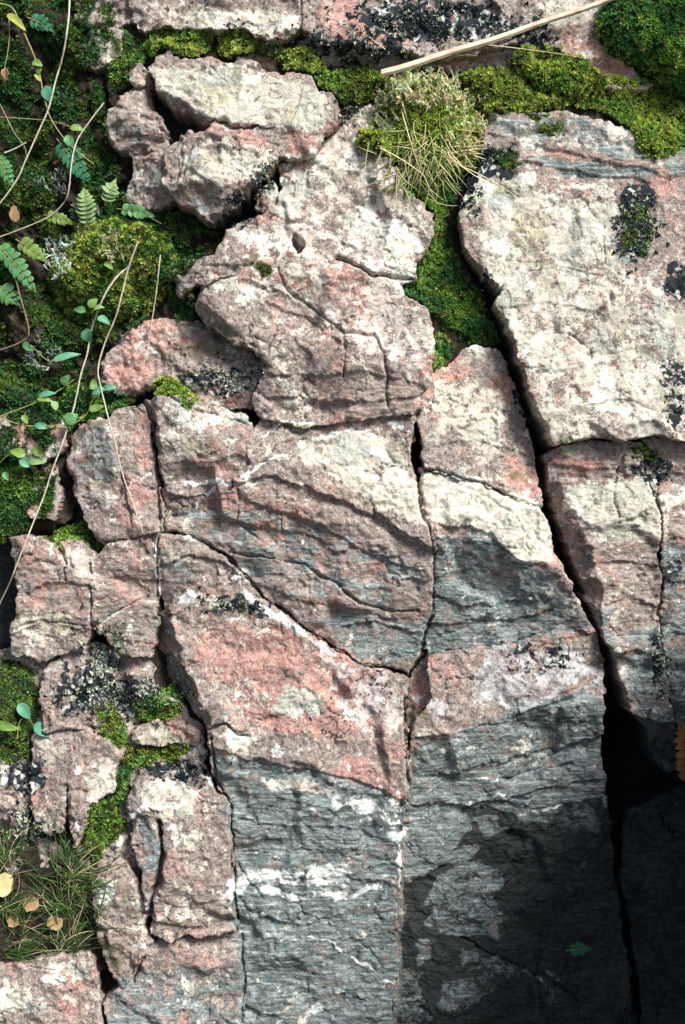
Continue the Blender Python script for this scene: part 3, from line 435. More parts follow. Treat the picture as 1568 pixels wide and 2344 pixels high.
# soil that fills the ledges and the vegetated bank
block('earth_bank', None, [(-330, -260), (185, -260), (300, 60), (330, 190), (300, 330), (330, 480), (500, 520), (520, 570), (420, 640), (420, 720), (300, 800), (300, 930), (180, 990), (160, 1180), (60, 1240), (-330, 1240)], -58, rough=.4, kind='structure', mat=SOIL, bump=lump(44, 120, 70))
block('soil_ledge', None, [(240, 60), (330, 60), (700, 96), (900, 160), (1180, 150), (1400, 150), (1500, 150), (1900, 240), (1900, 420), (1568, 390), (1400, 310), (1120, 280), (1110, 420), (1050, 520), (880, 360), (800, 300), (720, 225), (640, 190), (340, 160), (260, 240)], -24, rough=.5, kind='structure', mat=SOIL, bump=lump(8, 80, 71))
block('soil_wedge', None, [(935, 400), (1060, 400), (1040, 500), (1056, 590), (1104, 690), (1134, 800), (1060, 806), (990, 860), (980, 760), (915, 690), (905, 640), (985, 490)], -30, rough=.4, kind='structure', mat=SOIL)
block('soil_pocket', None, [(-330, 1880), (180, 1880), (225, 2000), (235, 2215), (-330, 2240)], -34, rough=.4, kind='structure', mat=SOIL, bump=lump(12, 70, 72))
B = block
N_ = 'rock_block'
B('bedrock_rubble', 'rough lichen-spotted bedrock under the square red-grey blocks', [(-330, 1470), (85, 1500), (200, 1480), (335, 1495), (352, 1575), (400, 1606), (455, 1665), (476, 1790), (310, 1800), (300, 1880), (325, 2090), (225, 2010), (150, 2000), (-330, 1960)], -34, bump=lump(13, 60, 73))
B('boulder', 'pale grey overhanging boulder with a flat lichen-covered face below the moss strip', [(345, 150), (385, 113), (410, 132), (440, 140), (475, 128), (520, 150), (560, 132), (600, 165), (655, 170), (710, 175), (722, 212), (755, 215), (771, 240), (772, 280), (740, 305), (715, 345), (680, 362), (637, 348), (640, 318), (657, 294), (590, 286), (535, 284), (515, 268), (490, 264), (478, 272), (455, 262), (435, 246), (395, 238), (385, 220), (400, 205), (360, 203)], 46, (.0, .16), [(345, 195, 480, 262, 1.5), (640, 300, 770, 265, .5)], bevel=7, rough=.7)
B('boulder', 'rounded grey boulder wedged beneath the flat pale boulder', [(480, 278), (517, 276), (540, 292), (590, 293), (652, 297), (636, 325), (626, 360), (608, 395), (585, 418), (560, 420), (560, 437), (545, 452), (530, 470), (500, 487), (460, 485), (430, 466), (405, 450), (390, 437), (373, 415), (370, 370), (380, 332), (415, 302), (475, 292)], 60, (.05, .12), [(385, 405, 560, 432, 1.2), (452, 300, 440, 460, .55), (400, 452, 540, 460, 1.6), (560, 440, 640, 340, .6)], bevel=20)
B(N_, 'striated brown block left of the flat pale boulder', [(305, 205), (330, 192), (342, 228), (350, 250), (368, 272), (382, 298), (378, 325), (345, 345), (300, 345), (262, 330), (252, 300), (250, 265), (265, 240), (285, 215)], 14, (-.1, .2), [(255, 275, 400, 280, 1.0), (260, 240, 290, 340, .6)], bevel=14)
B(N_, 'dark brown wedge of rock left of the rounded boulder', [(345, 347), (376, 330), (370, 415), (400, 452), (385, 464), (300, 470), (290, 440), (310, 400), (305, 360)], 0, (.2, .1), [(300, 360, 380, 440, .5)], bevel=14)
B('rock_fragment', 'small grey stone left of the flat pale boulder', [(306, 165), (318, 150), (334, 165), (335, 185), (322, 193), (305, 190)], 14, bevel=10)
B('stone', 'round olive-grey stone in the mossy bank', [(185, 80), (220, 65), (275, 75), (272, 110), (245, 135), (210, 147), (187, 125)], 6, (0, .1), [(190, 110, 270, 105, .5)], bevel=26)
B(N_, 'grey knobbly rock above the round olive-grey stone', [(175, -160), (290, -160), (302, 40), (270, 60), (215, 56), (180, 40)], -8, (0, .1), bevel=16, bump=lump(8, 40, 74))
B(N_, 'pale grey lichen-crusted slab above the moss strip', [(292, -260), (692, -260), (690, 60), (650, 84), (600, 80), (560, 62), (500, 66), (440, 60), (400, 56), (330, 62), (302, 40)], 10, (0, .12), bevel=10)
B(N_, 'pink slab speckled with black lichen behind the dry reed', [(696, -260), (1255, -260), (1240, 30), (1185, 88), (1100, 118), (1000, 128), (930, 122), (860, 112), (784, 96), (722, 90), (694, 60)], 16, (0, .14), bevel=8)
B(N_, 'thin shaded red-brown rock strip below the black-speckled slab', [(700, 98), (784, 106), (860, 122), (940, 134), (1100, 130), (1185, 96), (1222, 110), (1180, 164), (1040, 172), (900, 168), (780, 158), (700, 128)], -16, (0, -.3), bevel=8)
B(N_, 'smooth brick-red rock left of the dark moss mound', [(1192, 96), (1262, -260), (1430, -260), (1385, 40), (1395, 110), (1440, 150), (1490, 196), (1400, 200), (1340, 152), (1270, 110), (1230, 112)], 4, (.05, .05), bevel=12, rough=.7)
B(N_, 'rock bench under the dark moss mound', [(1392, -260), (1920, -260), (1920, 330), (1568, 322), (1496, 196), (1400, 112), (1390, 40)], -10, bevel=12)
B(N_, 'large pinkish-white slab with rounded right edge beside the mossy cleft', [(638, 372), (690, 362), (725, 347), (750, 318), (790, 262), (848, 236), (866, 300), (880, 352), (905, 395), (940, 455), (990, 492), (985, 530), (968, 575), (947, 600), (945, 637), (912, 650), (925, 685), (968, 708), (988, 745), (990, 800), (983, 850), (963, 890), (952, 938), (890, 946), (790, 962), (700, 972), (620, 956), (578, 925), (600, 870), (612, 830), (580, 790), (540, 780), (470, 735), (452, 700), (468, 655), (458, 640), (415, 662), (402, 628), (430, 605), (495, 585), (520, 530), (560, 505), (600, 490), (640, 470), (652, 420)], 38, (.02, .10), [(560, 800, 760, 830, .35), (700, 860, 990, 830, .55), (620, 930, 980, 880, .7), (455, 640, 600, 900, .5)], bevel=13)
B('rock_fragment', 'small brick-red stone caught right of the rounded boulder', [(592, 440), (625, 420), (633, 450), (626, 476), (592, 476)], 8, bevel=8)
B(N_, 'red-stained lumpy rock below the yellow-green moss cushion', [(275, 765), (330, 738), (400, 732), (452, 738), (500, 772), (560, 792), (610, 832), (596, 882), (570, 927), (500, 934), (455, 927), (400, 902), (350, 884), (300, 902), (240, 882), (235, 832)], -16, (.05, .1), [(260, 880, 600, 900, .5)], bevel=18, bump=lump(11, 55, 75))
B('rock_fragment', 'grey knob of rock at the left tip of the pinkish-white slab', [(400, 616), (424, 596), (446, 606), (450, 636), (438, 664), (412, 664)], 0, bevel=12)
B(N_, 'squared pink-grey block with a dark left side', [(328, 921), (360, 909), (450, 924), (505, 938), (556, 960), (578, 1000), (577, 1066), (540, 1094), (528, 1119), (480, 1130), (376, 1122), (366, 1036), (342, 966)], 36, (.0, .10), [(352, 908, 392, 1125, 1.9, 300), (370, 1010, 560, 1000, .4)], bevel=7)
B(N_, 'broad brown slab crossed by a pale quartz vein', [(372, 1128), (480, 1136), (532, 1124), (548, 1096), (578, 1066), (566, 1000), (604, 950), (700, 972), (790, 970), (890, 953), (948, 948), (944, 990), (936, 1040), (944, 1090), (961, 1150), (984, 1210), (991, 1260), (991, 1330), (989, 1400), (974, 1450), (960, 1500), (930, 1540), (884, 1534), (824, 1516), (765, 1476), (700, 1438), (645, 1396), (600, 1366), (575, 1336), (545, 1308), (505, 1263), (470, 1246), (425, 1219), (370, 1217)], 54, (0, .12), [(540, 1110, 990, 1262, .62, 110), (640, 1330, 985, 1390, .6, 50), (500, 1240, 720, 1400, .3)], bevel=7)
B(N_, 'dark folded wedge of rock above the salmon-pink slab', [(366, 1228), (425, 1229), (465, 1256), (500, 1273), (538, 1308), (542, 1318), (490, 1326), (440, 1346), (400, 1370), (372, 1398), (362, 1340)], 6, (0, -.1), [(366, 1270, 540, 1300, .4)], bevel=9)
B(N_, 'tall slab, salmon-pink above and banded grey-green below', [(350, 1412), (372, 1403), (400, 1375), (440, 1350), (490, 1330), (545, 1322), (572, 1348), (598, 1380), (645, 1410), (700, 1451), (765, 1490), (824, 1527), (884, 1547), (925, 1556), (928, 1600), (920, 1650), (928, 1720), (936, 1780), (925, 1830), (913, 1870), (912, 2000), (910, 2060), (902, 2130), (905, 2200), (892, 2344), (890, 2640), (560, 2640), (556, 2344), (548, 2200), (540, 2100), (532, 2000), (528, 1900), (522, 1840), (494, 1790), (484, 1720), (480, 1668), (462, 1650), (430, 1612), (400, 1592), (360, 1560), (348, 1500)], 26, (0.02, .055), [(376, 1400, 486, 1670, 1.9, 400, 1), (480, 1715, 930, 1835, .34, 70), (540, 1905, 910, 1950, .1)], bevel=6)
B(N_, 'pale-topped rock below the mossy cleft with a red upper edge', [(957, 945), (966, 890), (990, 854), (1029, 838), (1064, 803), (1084, 790), (1140, 798), (1154, 826), (1174, 886), (1196, 946), (1214, 1020), (1228, 1090), (1238, 1158), (1174, 1137), (1124, 1111), (1064, 1091), (1034, 1079), (974, 1071), (968, 1000)], 10, (-.08, .08), [(1180, 1160, 1150, 820, .35)], bevel=6)
B(N_, 'block with a cream lichen cap over a dark streaked flank beside the diagonal fissure', [(966, 1080), (1034, 1086), (1064, 1099), (1124, 1119), (1174, 1145), (1238, 1168), (1264, 1250), (1288, 1310), (1328, 1390), (1362, 1448), (1300, 1432), (1204, 1464), (1130, 1480), (1060, 1484), (981, 1490), (984, 1440), (1000, 1400), (1001, 1330), (1001, 1260), (992, 1210), (970, 1150)], 42, (-.02, .14), [(990, 1205, 1290, 1310, .85, 120), (985, 1400, 1340, 1400, .4), (1330, 1440, 1260, 1180, .5)], bevel=7)
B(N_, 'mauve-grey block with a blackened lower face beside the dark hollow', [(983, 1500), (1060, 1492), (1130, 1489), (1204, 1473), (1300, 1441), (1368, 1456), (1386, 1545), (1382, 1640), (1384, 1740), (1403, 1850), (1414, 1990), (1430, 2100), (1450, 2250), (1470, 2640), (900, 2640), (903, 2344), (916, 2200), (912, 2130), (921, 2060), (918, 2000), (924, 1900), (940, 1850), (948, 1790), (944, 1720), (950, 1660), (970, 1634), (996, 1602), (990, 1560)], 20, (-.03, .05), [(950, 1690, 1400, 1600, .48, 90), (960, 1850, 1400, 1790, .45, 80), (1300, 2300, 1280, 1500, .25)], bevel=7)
B('rock_fragment', 'dark red rock splinter wedged in the crack below the brown slab', [(936, 1556), (965, 1520), (978, 1508), (985, 1560), (990, 1598), (965, 1630), (945, 1655), (930, 1700), (926, 1640)], -28, (.2, -.1), bevel=6)
B(N_, 'great pale slab right of the diagonal fissure', [(1125, 250), (1220, 255), (1300, 250), (1420, 280), (1568, 330), (1920, 350), (1920, 1000), (1568, 1003), (1500, 998), (1430, 1012), (1380, 1003), (1340, 998), (1271, 1020), (1259, 995), (1226, 931), (1201, 856), (1181, 796), (1161, 731), (1136, 692), (1146, 661), (1111, 631), (1088, 590), (1064, 560), (1052, 510), (1060, 460), (1068, 420), (1100, 390), (1110, 320)], 38, (-.03, .075), [(1270, 960, 1560, 950, .25)], bevel=4, rough=.75, grow=2)
B(N_, 'grey block right of the fissure with a dark brown left side', [(1254, 1034), (1275, 1028), (1340, 1004), (1430, 1018), (1470, 1015), (1490, 1100), (1513, 1180), (1510, 1260), (1514, 1350), (1510, 1450), (1518, 1520), (1533, 1580), (1543, 1640), (1555, 1700), (1562, 1755), (1530, 1765), (1504, 1743), (1484, 1680), (1454, 1640), (1434, 1570), (1412, 1500), (1392, 1465), (1365, 1400), (1335, 1320), (1310, 1250), (1290, 1190), (1266, 1100)], 34, (.0, .08), [(1385, 1330, 1420, 1560, 1.9, 300, 1), (1295, 1110, 1365, 1300, 1.8, 300, 1), (1300, 1180, 1500, 1190, .18), (1400, 1440, 1520, 1420, .3), (1440, 1560, 1540, 1560, .4)], bevel=6, grow=2)
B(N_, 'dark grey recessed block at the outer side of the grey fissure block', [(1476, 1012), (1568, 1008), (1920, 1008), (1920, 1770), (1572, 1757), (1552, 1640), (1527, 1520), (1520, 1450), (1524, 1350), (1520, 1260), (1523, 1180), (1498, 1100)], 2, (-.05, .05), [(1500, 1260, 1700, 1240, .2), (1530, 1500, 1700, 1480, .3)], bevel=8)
B(N_, 'grey-green block with streaked left face beside the squared pink-grey block', [(157, 996), (210, 966), (250, 956), (300, 933), (323, 935), (334, 966), (352, 1086), (362, 1136), (366, 1214), (320, 1227), (275, 1232), (235, 1242), (220, 1232), (205, 1203), (176, 1136), (156, 1061)], 8, (.06, .08), [(235, 960, 280, 1230, .55), (200, 1190, 360, 1170, .4)], bevel=12)
B(N_, 'square red-grey block with a notched top, at the left end of its row', [(20, 1238), (40, 1231), (90, 1241), (128, 1262), (134, 1243), (170, 1243), (208, 1268), (214, 1303), (204, 1358), (204, 1423), (186, 1483), (145, 1493), (85, 1510), (25, 1493), (30, 1443), (46, 1413), (42, 1373), (36, 1298)], 16, (0, .10), [(40, 1330, 210, 1300, .3), (30, 1470, 200, 1460, .6), (40, 1250, 48, 1420, .8)], bevel=8)
B(N_, 'cracked red-grey block between the notched block and the dark folded wedge', [(222, 1276), (240, 1252), (320, 1236), (354, 1226), (357, 1290), (358, 1340), (346, 1365), (350, 1400), (344, 1498), (300, 1504), (260, 1490), (245, 1460), (218, 1432), (211, 1420), (213, 1360), (221, 1300)], 12, (0, .08), [(220, 1330, 360, 1310, .25), (225, 1450, 350, 1440, .4)], bevel=6)
B(N_, 'reddish rock poking out of the bank under the leafy vine', [(-60, 960), (30, 940), (100, 955), (140, 975), (138, 1030), (90, 1050), (10, 1040), (-60, 1030)], -16, (0, .2), bevel=16)
B(N_, 'small brown rock below the reddish rock in the bank', [(62, 1080), (105, 1062), (130, 1090), (128, 1140), (125, 1182), (70, 1178), (58, 1130)], -18, (0, .2), bevel=14)
B(N_, 'grey narrow rock column above the grass', [(78, 1690), (110, 1672), (160, 1678), (156, 1757), (148, 1822), (136, 1905), (88, 1900), (76, 1800)], -6, (.05, .06), [(150, 1900, 140, 1680, -.0)], bevel=9)
B(N_, 'pale narrow rock column against the fresh green moss', [(168, 1672), (200, 1678), (245, 1705), (274, 1722), (262, 1757), (254, 1812), (208, 1832), (195, 1882), (176, 1930), (162, 1860), (163, 1757)], -2, (.05, .06), bevel=8)
B(N_, 'grey lichen-spotted rock below the notched block', [(112, 1530), (140, 1500), (182, 1490), (205, 1540), (205, 1620), (190, 1665), (110, 1668), (92, 1600)], -8, (0, .1), bevel=12)
B('rock_fragment', 'cream stone sandwiched between two moss bands', [(300, 1690), (320, 1668), (355, 1660), (405, 1680), (410, 1700), (350, 1706)], -2, bevel=9)
B(N_, 'upright pale column block split by a deep groove', [(305, 1800), (330, 1785), (410, 1770), (475, 1790), (490, 1825), (518, 1845), (524, 1957), (527, 2057), (533, 2128), (470, 2136), (410, 2136), (390, 2150), (350, 2140), (338, 2077), (330, 2000), (310, 1950), (298, 1880), (292, 1850)], 20, (.02, .10), [(320, 1800, 340, 2000, .5), (350, 2100, 530, 2080, .35)], bevel=9)
B(N_, 'lichen-blotched rock left of the column block', [(215, 2020), (268, 1978), (300, 2008), (322, 2040), (330, 2080), (325, 2127), (342, 2157), (320, 2182), (300, 2220), (278, 2255), (245, 2207), (232, 2147), (220, 2077)], 4, (.1, .05), bevel=10, bump=lump(6, 40, 76))
B(N_, 'grey base rock below the column block', [(346, 2166), (400, 2152), (470, 2146), (536, 2136), (544, 2200), (550, 2344), (554, 2640), (250, 2640), (265, 2400), (240, 2300), (280, 2264), (308, 2230), (326, 2190)], 2, (0, .03), bevel=8)
B(N_, 'pink-grey rock step below the grass', [(-330, 2250), (60, 2215), (140, 2198), (205, 2202), (213, 2260), (228, 2344), (236, 2640), (-330, 2640)], 6, (0, .08), [(100, 2400, 95, 2200, -.0)], bevel=9, bump=lump(6, 50, 77))
# the hollow at lower right, shaded by a boulder added outside the picture
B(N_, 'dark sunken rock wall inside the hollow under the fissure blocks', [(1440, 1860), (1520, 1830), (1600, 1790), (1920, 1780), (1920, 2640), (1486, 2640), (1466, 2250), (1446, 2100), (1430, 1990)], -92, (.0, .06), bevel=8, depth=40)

# dark earth packed into the joints between the blocks; the diagonal fissure stays open
hm_ = np.maximum(HMAP, -70); FILL = [np.where(HMAP > -90, np.minimum(blur(hm_, 3) - 9, hm_ - 14), blur(hm_, 3) - 9)]
def fill(poly): block('joint_fill', None, poly, 0, mat=SOIL, kind='structure', hfun=lambda x, y, d, js, is_: FILL[0][js, is_] - 40 * np.clip(1 - d / 20, 0, 1), hmap=False, zdrop=40, lv_=(.3, 1.0), grow=0)
fill([(420, 600), (640, 380), (880, 380), (960, 600), (930, 690), (975, 760), (960, 870), (1150, 840), (1200, 1010), (1225, 1150), (1330, 1420), (1360, 1540), (1350, 1900), (1400, 2600), (-300, 2600), (-300, 2240), (220, 2210), (230, 2020), (-300, 1980), (-300, 1520), (30, 1490), (40, 1260), (220, 1250), (170, 1100), (170, 1000), (330, 930), (300, 780)])
fill([(1290, 700), (1900, 600), (1900, 1740), (1580, 1740), (1440, 1480), (1300, 1090), (1270, 1020)])
# unseen boulder added just outside the picture, shaped to shade the hollow
def shade_boulder():
    nu, nv = 300, 220; th = np.linspace(0, 2 * np.pi, nu, endpoint=False); ph = np.linspace(.02, np.pi - .02, nv); TH, PH = np.meshgrid(th, ph)
    x = np.sign(np.cos(TH)) * np.abs(np.cos(TH)) ** .55 * np.sin(PH) ** .55; hgt = np.sign(np.sin(TH)) * np.abs(np.sin(TH)) ** .55 * np.sin(PH) ** .55; y = -np.sign(np.cos(PH)) * np.abs(np.cos(PH)) ** .6
    cu, cv = np.cos(TH) * 260 * np.sin(PH) + PH * 300, np.sin(TH) * 260 * np.sin(PH) - PH * 220          # seamless noise domain
    n = 1 + (.10 * fbm(cu, cv, 170, 3, .5, 81) + .035 * (1 - np.abs(fbm(cu, cv, 70, 4, .6, 83)) * 2) + .012 * fbm(cu, cv, 16, 3, .6, 85)) * np.minimum(np.sin(PH) * 3, 1)
    h = 150 + 980 * hgt * n; px = 2050 + 440 * x * n - .17 * np.maximum(h - 150, 0); py = 2080 + 830 * y * n
    V = P2W(px, py, h, 1.0).reshape(-1, 3); i = np.arange(nu * nv).reshape(nv, nu); j = np.roll(i, -1, 1); F = np.stack([i[1:].ravel(), j[1:].ravel(), j[:-1].ravel(), i[:-1].ravel()], 1)
    m_ = lambda wl, of, a0, b0: (a0 + b0 * fbm(cu, cv, wl, 4, .6, of)).ravel()
    am = np.stack([m_(60, 86, .42, .4), m_(90, 87, .34, .3), m_(120, 88, .42, .4), m_(50, 89, .08, .2)], 1); bm2 = np.stack([m_(60, 90, .2, .3), m_(70, 92, .3, .3), 0 * cu.ravel(), m_(90, 94, .6, .3)], 1)
    lc = np.array([.58, .55, .48])[None] * m_(30, 95, 1, .25)[:, None]; tag(mk('boulder', V, F, ROCK, attrs={'ma': am, 'mb': bm2, 'mc': np.concatenate([lc, 0 * lc[:, :1]], 1)}), 'unseen grey boulder added outside the frame to shade the dark hollow', 'rock')
shade_boulder()
# ------------------------------------------------------------------ moss, lichen
HS = [blur(np.maximum(HMAP, -70), 5)]
def hat(x, y):
    i = np.clip(((np.asarray(x, float) - X0) / G).round().astype(int), 0, NX - 1); j = np.clip(((np.asarray(y, float) - Y0) / G).round().astype(int), 0, NY - 1); return HMAP[j, i]
def frames(nrm):
    nrm = nrm / (np.linalg.norm(nrm, axis=1)[:, None] + 1e-9); r = RNG.normal(size=nrm.shape); a = np.cross(nrm, r); a /= np.linalg.norm(a, axis=1)[:, None] + 1e-9; return a, np.cross(nrm, a), nrm
def scatter(name, TV, TF, px, py, h, nrm, size, colr, tipc, mat, parent=None, k=None, tip=None):
    """many copies of a small template (TV, TF) joined into one mesh; colours per copy, blended to tipc by template height"""
    A, Bq, Nq = frames(nrm); n = len(px); O = P2W(px, py, h, k); sz = (size * S)[:, None, None]
    V = O[:, None] + sz * (TV[None, :, 0, None] * A[:, None] + TV[None, :, 1, None] * Bq[:, None] + TV[None, :, 2, None] * Nq[:, None])
    F = (TF[None] + (np.arange(n) * len(TV))[:, None, None]).reshape(-1, TF.shape[1]); tz = ((TV[:, 2] / TV[:, 2].max()) ** .6)[None, :, None] if tip is None else tip[None, :, None]
    Cc = colr[:, None] * (1 - tz) + tipc[:, None] * tz; Cc = np.concatenate([Cc, np.ones(Cc.shape[:2] + (1,))], 2)
    return mk(name, V.reshape(-1, 3), F, mat, parent, {'col': Cc.reshape(-1, 4)}, smooth=False)
def shoot_template(nl, spread, wid):
    V, F = [], []
    for i in range(nl):
        a = 2 * np.pi * i / nl + (i % 2) * .3; up = .55 if i % 2 else .9; r = spread if i % 2 else spread * .55; c, s_ = math.cos(a), math.sin(a); b = len(V)
        V += [(0, 0, 0), (c * r * .55 - s_ * wid, s_ * r * .55 + c * wid, up * .6), (c * r * .55 + s_ * wid, s_ * r * .55 - c * wid, up * .6), (c * r, s_ * r, up * .95)]
        F += [(b, b + 1, b + 3, b + 2)]
    return np.array(V), np.array(F)
ST_V, ST_F = shoot_template(7, .75, .17)
def w2n(gxv, gyv):   # normal from height gradients (per px)
    n = np.stack([-gxv, gyv, np.ones_like(gxv)], 1); return n[:, :1] * UU + n[:, 1:2] * VV + n[:, 2:] * WW
MC = {'y': ((.10, .15, .022), (.60, .76, .15)), 'g': ((.05, .11, .02), (.36, .58, .11)), 'd': ((.018, .055, .018), (.13, .33, .095)), 'o': ((.08, .08, .018), (.38, .48, .11))}
def vary(c, n, a=.3):
    c = np.array(c)[None] * (1 + RNG.normal(0, a, (n, 1))) * (1 + RNG.normal(0, .10, (n, 3))); return np.clip(c, .002, .9)
def moss(label, poly, hgt, kind='y', dens=1.0, size=11, lumps=7, kind2=None, rad=46, name='moss_cushion'):
    def hf(x, y, d, js, is_):
        q = 1 - np.clip(d / min(rad, max(d.max(), 6)), 0, 1); return HS[0][js, is_] - 3 + hgt * np.sqrt(np.maximum(1 - q ** 2, 0)) + (fbm(x, y, 46, 3, .55, 61) * lumps + fbm(x, y, 15, 2, .6, 63) * 2.6) * np.clip(d / 14, 0, 1)
    hm0 = float(hat(np.mean([p[0] for p in poly]), np.mean([p[1] for p in poly])))
    o = block(name, label, poly, hm0 + hgt * .6, cat='moss', mat=MOSSB, hfun=hf, grow=1, lv_=(.3, 1.0), zdrop=26)
    d, Hh, js, is_, k = LAST[0]; area_ = (d > 0).sum() * G * G; n = int(area_ / 26 * dens)
    jj, ii = np.nonzero(d > -1.5); q = RNG.integers(0, len(jj), n); gyy, gxx = np.gradient(blur(Hh, 1), G); jq, iq = jj[q], ii[q]
    px = X[js, is_][jq, iq] + RNG.uniform(-1.5, 1.5, n); py = Y[js, is_][jq, iq] + RNG.uniform(-1.5, 1.5, n); nr = w2n(np.clip(gxx[jq, iq], -1.2, 1.2), np.clip(gyy[jq, iq], -1.2, 1.2)); nr = nr / np.linalg.norm(nr, axis=1)[:, None] + RNG.normal(0, .25, (n, 3)) + VV * .15
    c0, c1 = MC[kind]; a, b = vary(c0, n), vary(c1, n)
    if kind2:
        f = sstep(-.12, .22, fbm(px, py, 60, 3, .6, 65))[:, None]; e0, e1 = MC[kind2]; a = a * (1 - f) + vary(e0, n) * f; b = b * (1 - f) + vary(e1, n) * f
    dry = RNG.random(n) < .035; b[dry] = vary((.36, .24, .10), dry.sum(), .2) if dry.any() else b[dry]
    sh = scatter('moss_shoots', ST_V, ST_F, px, py, Hh[jq, iq] - 1.5, nr, size * RNG.uniform(.6, 1.25, n), a, b, SHOOT, o, k); sh['kind'] = 'stuff'
    return o
moss('long yellow-green moss cushion above the notch of the flat pale boulder', [(322, 100), (345, 82), (370, 68), (440, 66), (482, 80), (480, 105), (465, 122), (440, 134), (400, 120), (350, 124)], 32, 'y', kind2='g')
moss('small yellow-green moss pad between two pale rocks above the flat boulder', [(503, 84), (530, 72), (557, 70), (582, 92), (578, 112), (560, 126), (525, 137), (500, 118)], 26, 'y')
moss('thin green moss smear with lichen grains beside the flat boulder', [(588, 90), (612, 82), (640, 100), (640, 124), (612, 128), (592, 116)], 9, 'g', kind2='o')
moss('rounded olive-yellow moss pad at the right top of the flat pale boulder', [(638, 142), (658, 116), (690, 112), (716, 116), (742, 146), (742, 172), (704, 174), (662, 170)], 32, 'y', kind2='o')
moss('dense olive moss cushion under the cut end of the dry reed', [(720, 184), (758, 160), (830, 152), (878, 168), (896, 192), (880, 215), (840, 226), (790, 232), (738, 208)], 36, 'o', kind2='g')
moss('tall moss cushion topped with pale branching lichen and dry grass', [(858, 215), (880, 185), (912, 172), (1034, 172), (1062, 210), (1094, 250), (1110, 300), (1104, 350), (1074, 386), (1010, 404), (934, 398), (899, 362), (850, 350), (812, 330), (832, 305), (858, 290)], 56, 'y', rad=85)
moss('wide olive moss cushion right of the grass-topped cushion', [(1040, 178), (1070, 160), (1105, 152), (1180, 160), (1212, 196), (1284, 222), (1305, 242), (1240, 252), (1199, 256), (1129, 262), (1094, 250), (1062, 210)], 42, 'o', kind2='y')
moss('dome of bright moss below the brick-red rock', [(1172, 132), (1190, 118), (1214, 108), (1266, 108), (1334, 140), (1386, 185), (1372, 212), (1326, 222), (1284, 216), (1224, 198), (1184, 166)], 52, 'y', kind2='g')
moss('trailing green moss sheet running over the top of the great pale slab', [(1300, 228), (1384, 188), (1440, 190), (1484, 192), (1568, 232), (1740, 270), (1740, 360), (1568, 330), (1534, 352), (1494, 372), (1466, 360), (1444, 302), (1374, 252), (1320, 248)], 16, 'g', kind2='y')
moss('big dark green moss mound at the top of the outcrop beside the brick-red rock', [(1372, 62), (1384, 10), (1420, -60), (1560, -120), (1740, -100), (1740, 220), (1568, 214), (1534, 196), (1469, 152), (1399, 112)], 80, 'd', kind2='g', rad=90)
moss('dark green moss filling the cleft at the head of the diagonal fissure', [(916, 648), (946, 640), (950, 592), (985, 545), (996, 492), (940, 440), (940, 405), (1040, 405), (1030, 470), (1018, 505), (1032, 560), (1060, 622), (1096, 662), (1112, 706), (1136, 748), (1140, 778), (1110, 782), (1080, 780), (1045, 762), (1000, 722), (962, 700), (926, 676)], 18, 'd', kind2='g')
moss('short dark moss tuft tucked beside the rounded edge of the pinkish-white slab', [(990, 776), (1010, 764), (1026, 784), (1028, 818), (1004, 848), (986, 846), (994, 806)], 16, 'g', kind2='d')
moss('flat dark olive moss spot on the great slab below the grass', [(1129, 348), (1152, 338), (1184, 348), (1190, 380), (1166, 386), (1144, 382)], 8, 'o', kind2='d', size=7)
moss('dark mossy patch mixed with pale lichen on the great pale slab', [(1424, 500), (1440, 470), (1480, 455), (1496, 490), (1500, 540), (1480, 585), (1446, 592), (1424, 560)], 8, 'd', kind2='o', size=7, dens=.8)
moss('large bright yellow-green moss cushion on the bank', [(150, 560), (182, 512), (260, 500), (330, 512), (386, 540), (400, 580), (392, 640), (340, 702), (292, 732), (230, 738), (160, 722), (130, 682), (112, 640), (124, 590)], 64, 'y', rad=90, lumps=13)
moss('dark green moss collar between the round stone and the striated block', [(250, 152), (264, 110), (282, 72), (320, 92), (334, 128), (318, 150), (302, 170), (296, 200), (262, 206)], 18, 'd', kind2='g')
moss('green moss pad capping the grey-green block', [(140, 928), (150, 890), (210, 880), (262, 888), (302, 908), (306, 926), (252, 954), (200, 972), (146, 978)], 22, 'g', kind2='d')
moss('small bright moss tuft on top of the squared pink-grey block', [(348, 880), (378, 864), (404, 876), (428, 896), (456, 920), (438, 932), (402, 914), (362, 908)], 14, 'y', kind2='g')
moss('green moss strip on top of the notched red-grey block', [(96, 1236), (126, 1212), (186, 1200), (212, 1238), (212, 1268), (176, 1246), (132, 1250)], 14, 'd', kind2='g')
moss('dark moss clump on the bank beside the small brown rock', [(-120, 1080), (50, 1060), (78, 1120), (58, 1200), (20, 1236), (-120, 1240)], 22, 'd', kind2='g')
moss('smooth low green moss sheet below the notched block', [(-120, 1520), (40, 1520), (72, 1545), (88, 1600), (74, 1656), (64, 1740), (-120, 1760)], 14, 'g', kind2='d', size=6)
moss('dark moss clump speckled with lichen above the cream stone', [(306, 1640), (318, 1598), (352, 1590), (392, 1574), (418, 1622), (390, 1646), (340, 1652)], 16, 'g', kind2='d')
moss('thin moss band under the cream stone', [(268, 1722), (296, 1700), (350, 1712), (404, 1704), (432, 1702), (410, 1738), (352, 1744), (298, 1752)], 11, 'g', kind2='o')
moss('moss streak left of the dark moss clump, running down to the cream stone', [(222, 1620), (250, 1610), (278, 1650), (290, 1700), (262, 1712), (240, 1680)], 9, 'g', kind2='o')
moss('fresh green moss clump between the pale column and the upright block', [(196, 1870), (212, 1832), (262, 1818), (290, 1880), (272, 1918), (238, 1950), (222, 1974), (198, 1950)], 20, 'g', size=8)
moss('narrow dark moss seam above the fresh green moss clump', [(266, 1764), (298, 1744), (300, 1800), (288, 1834), (264, 1828)], 9, 'd', kind2='g')
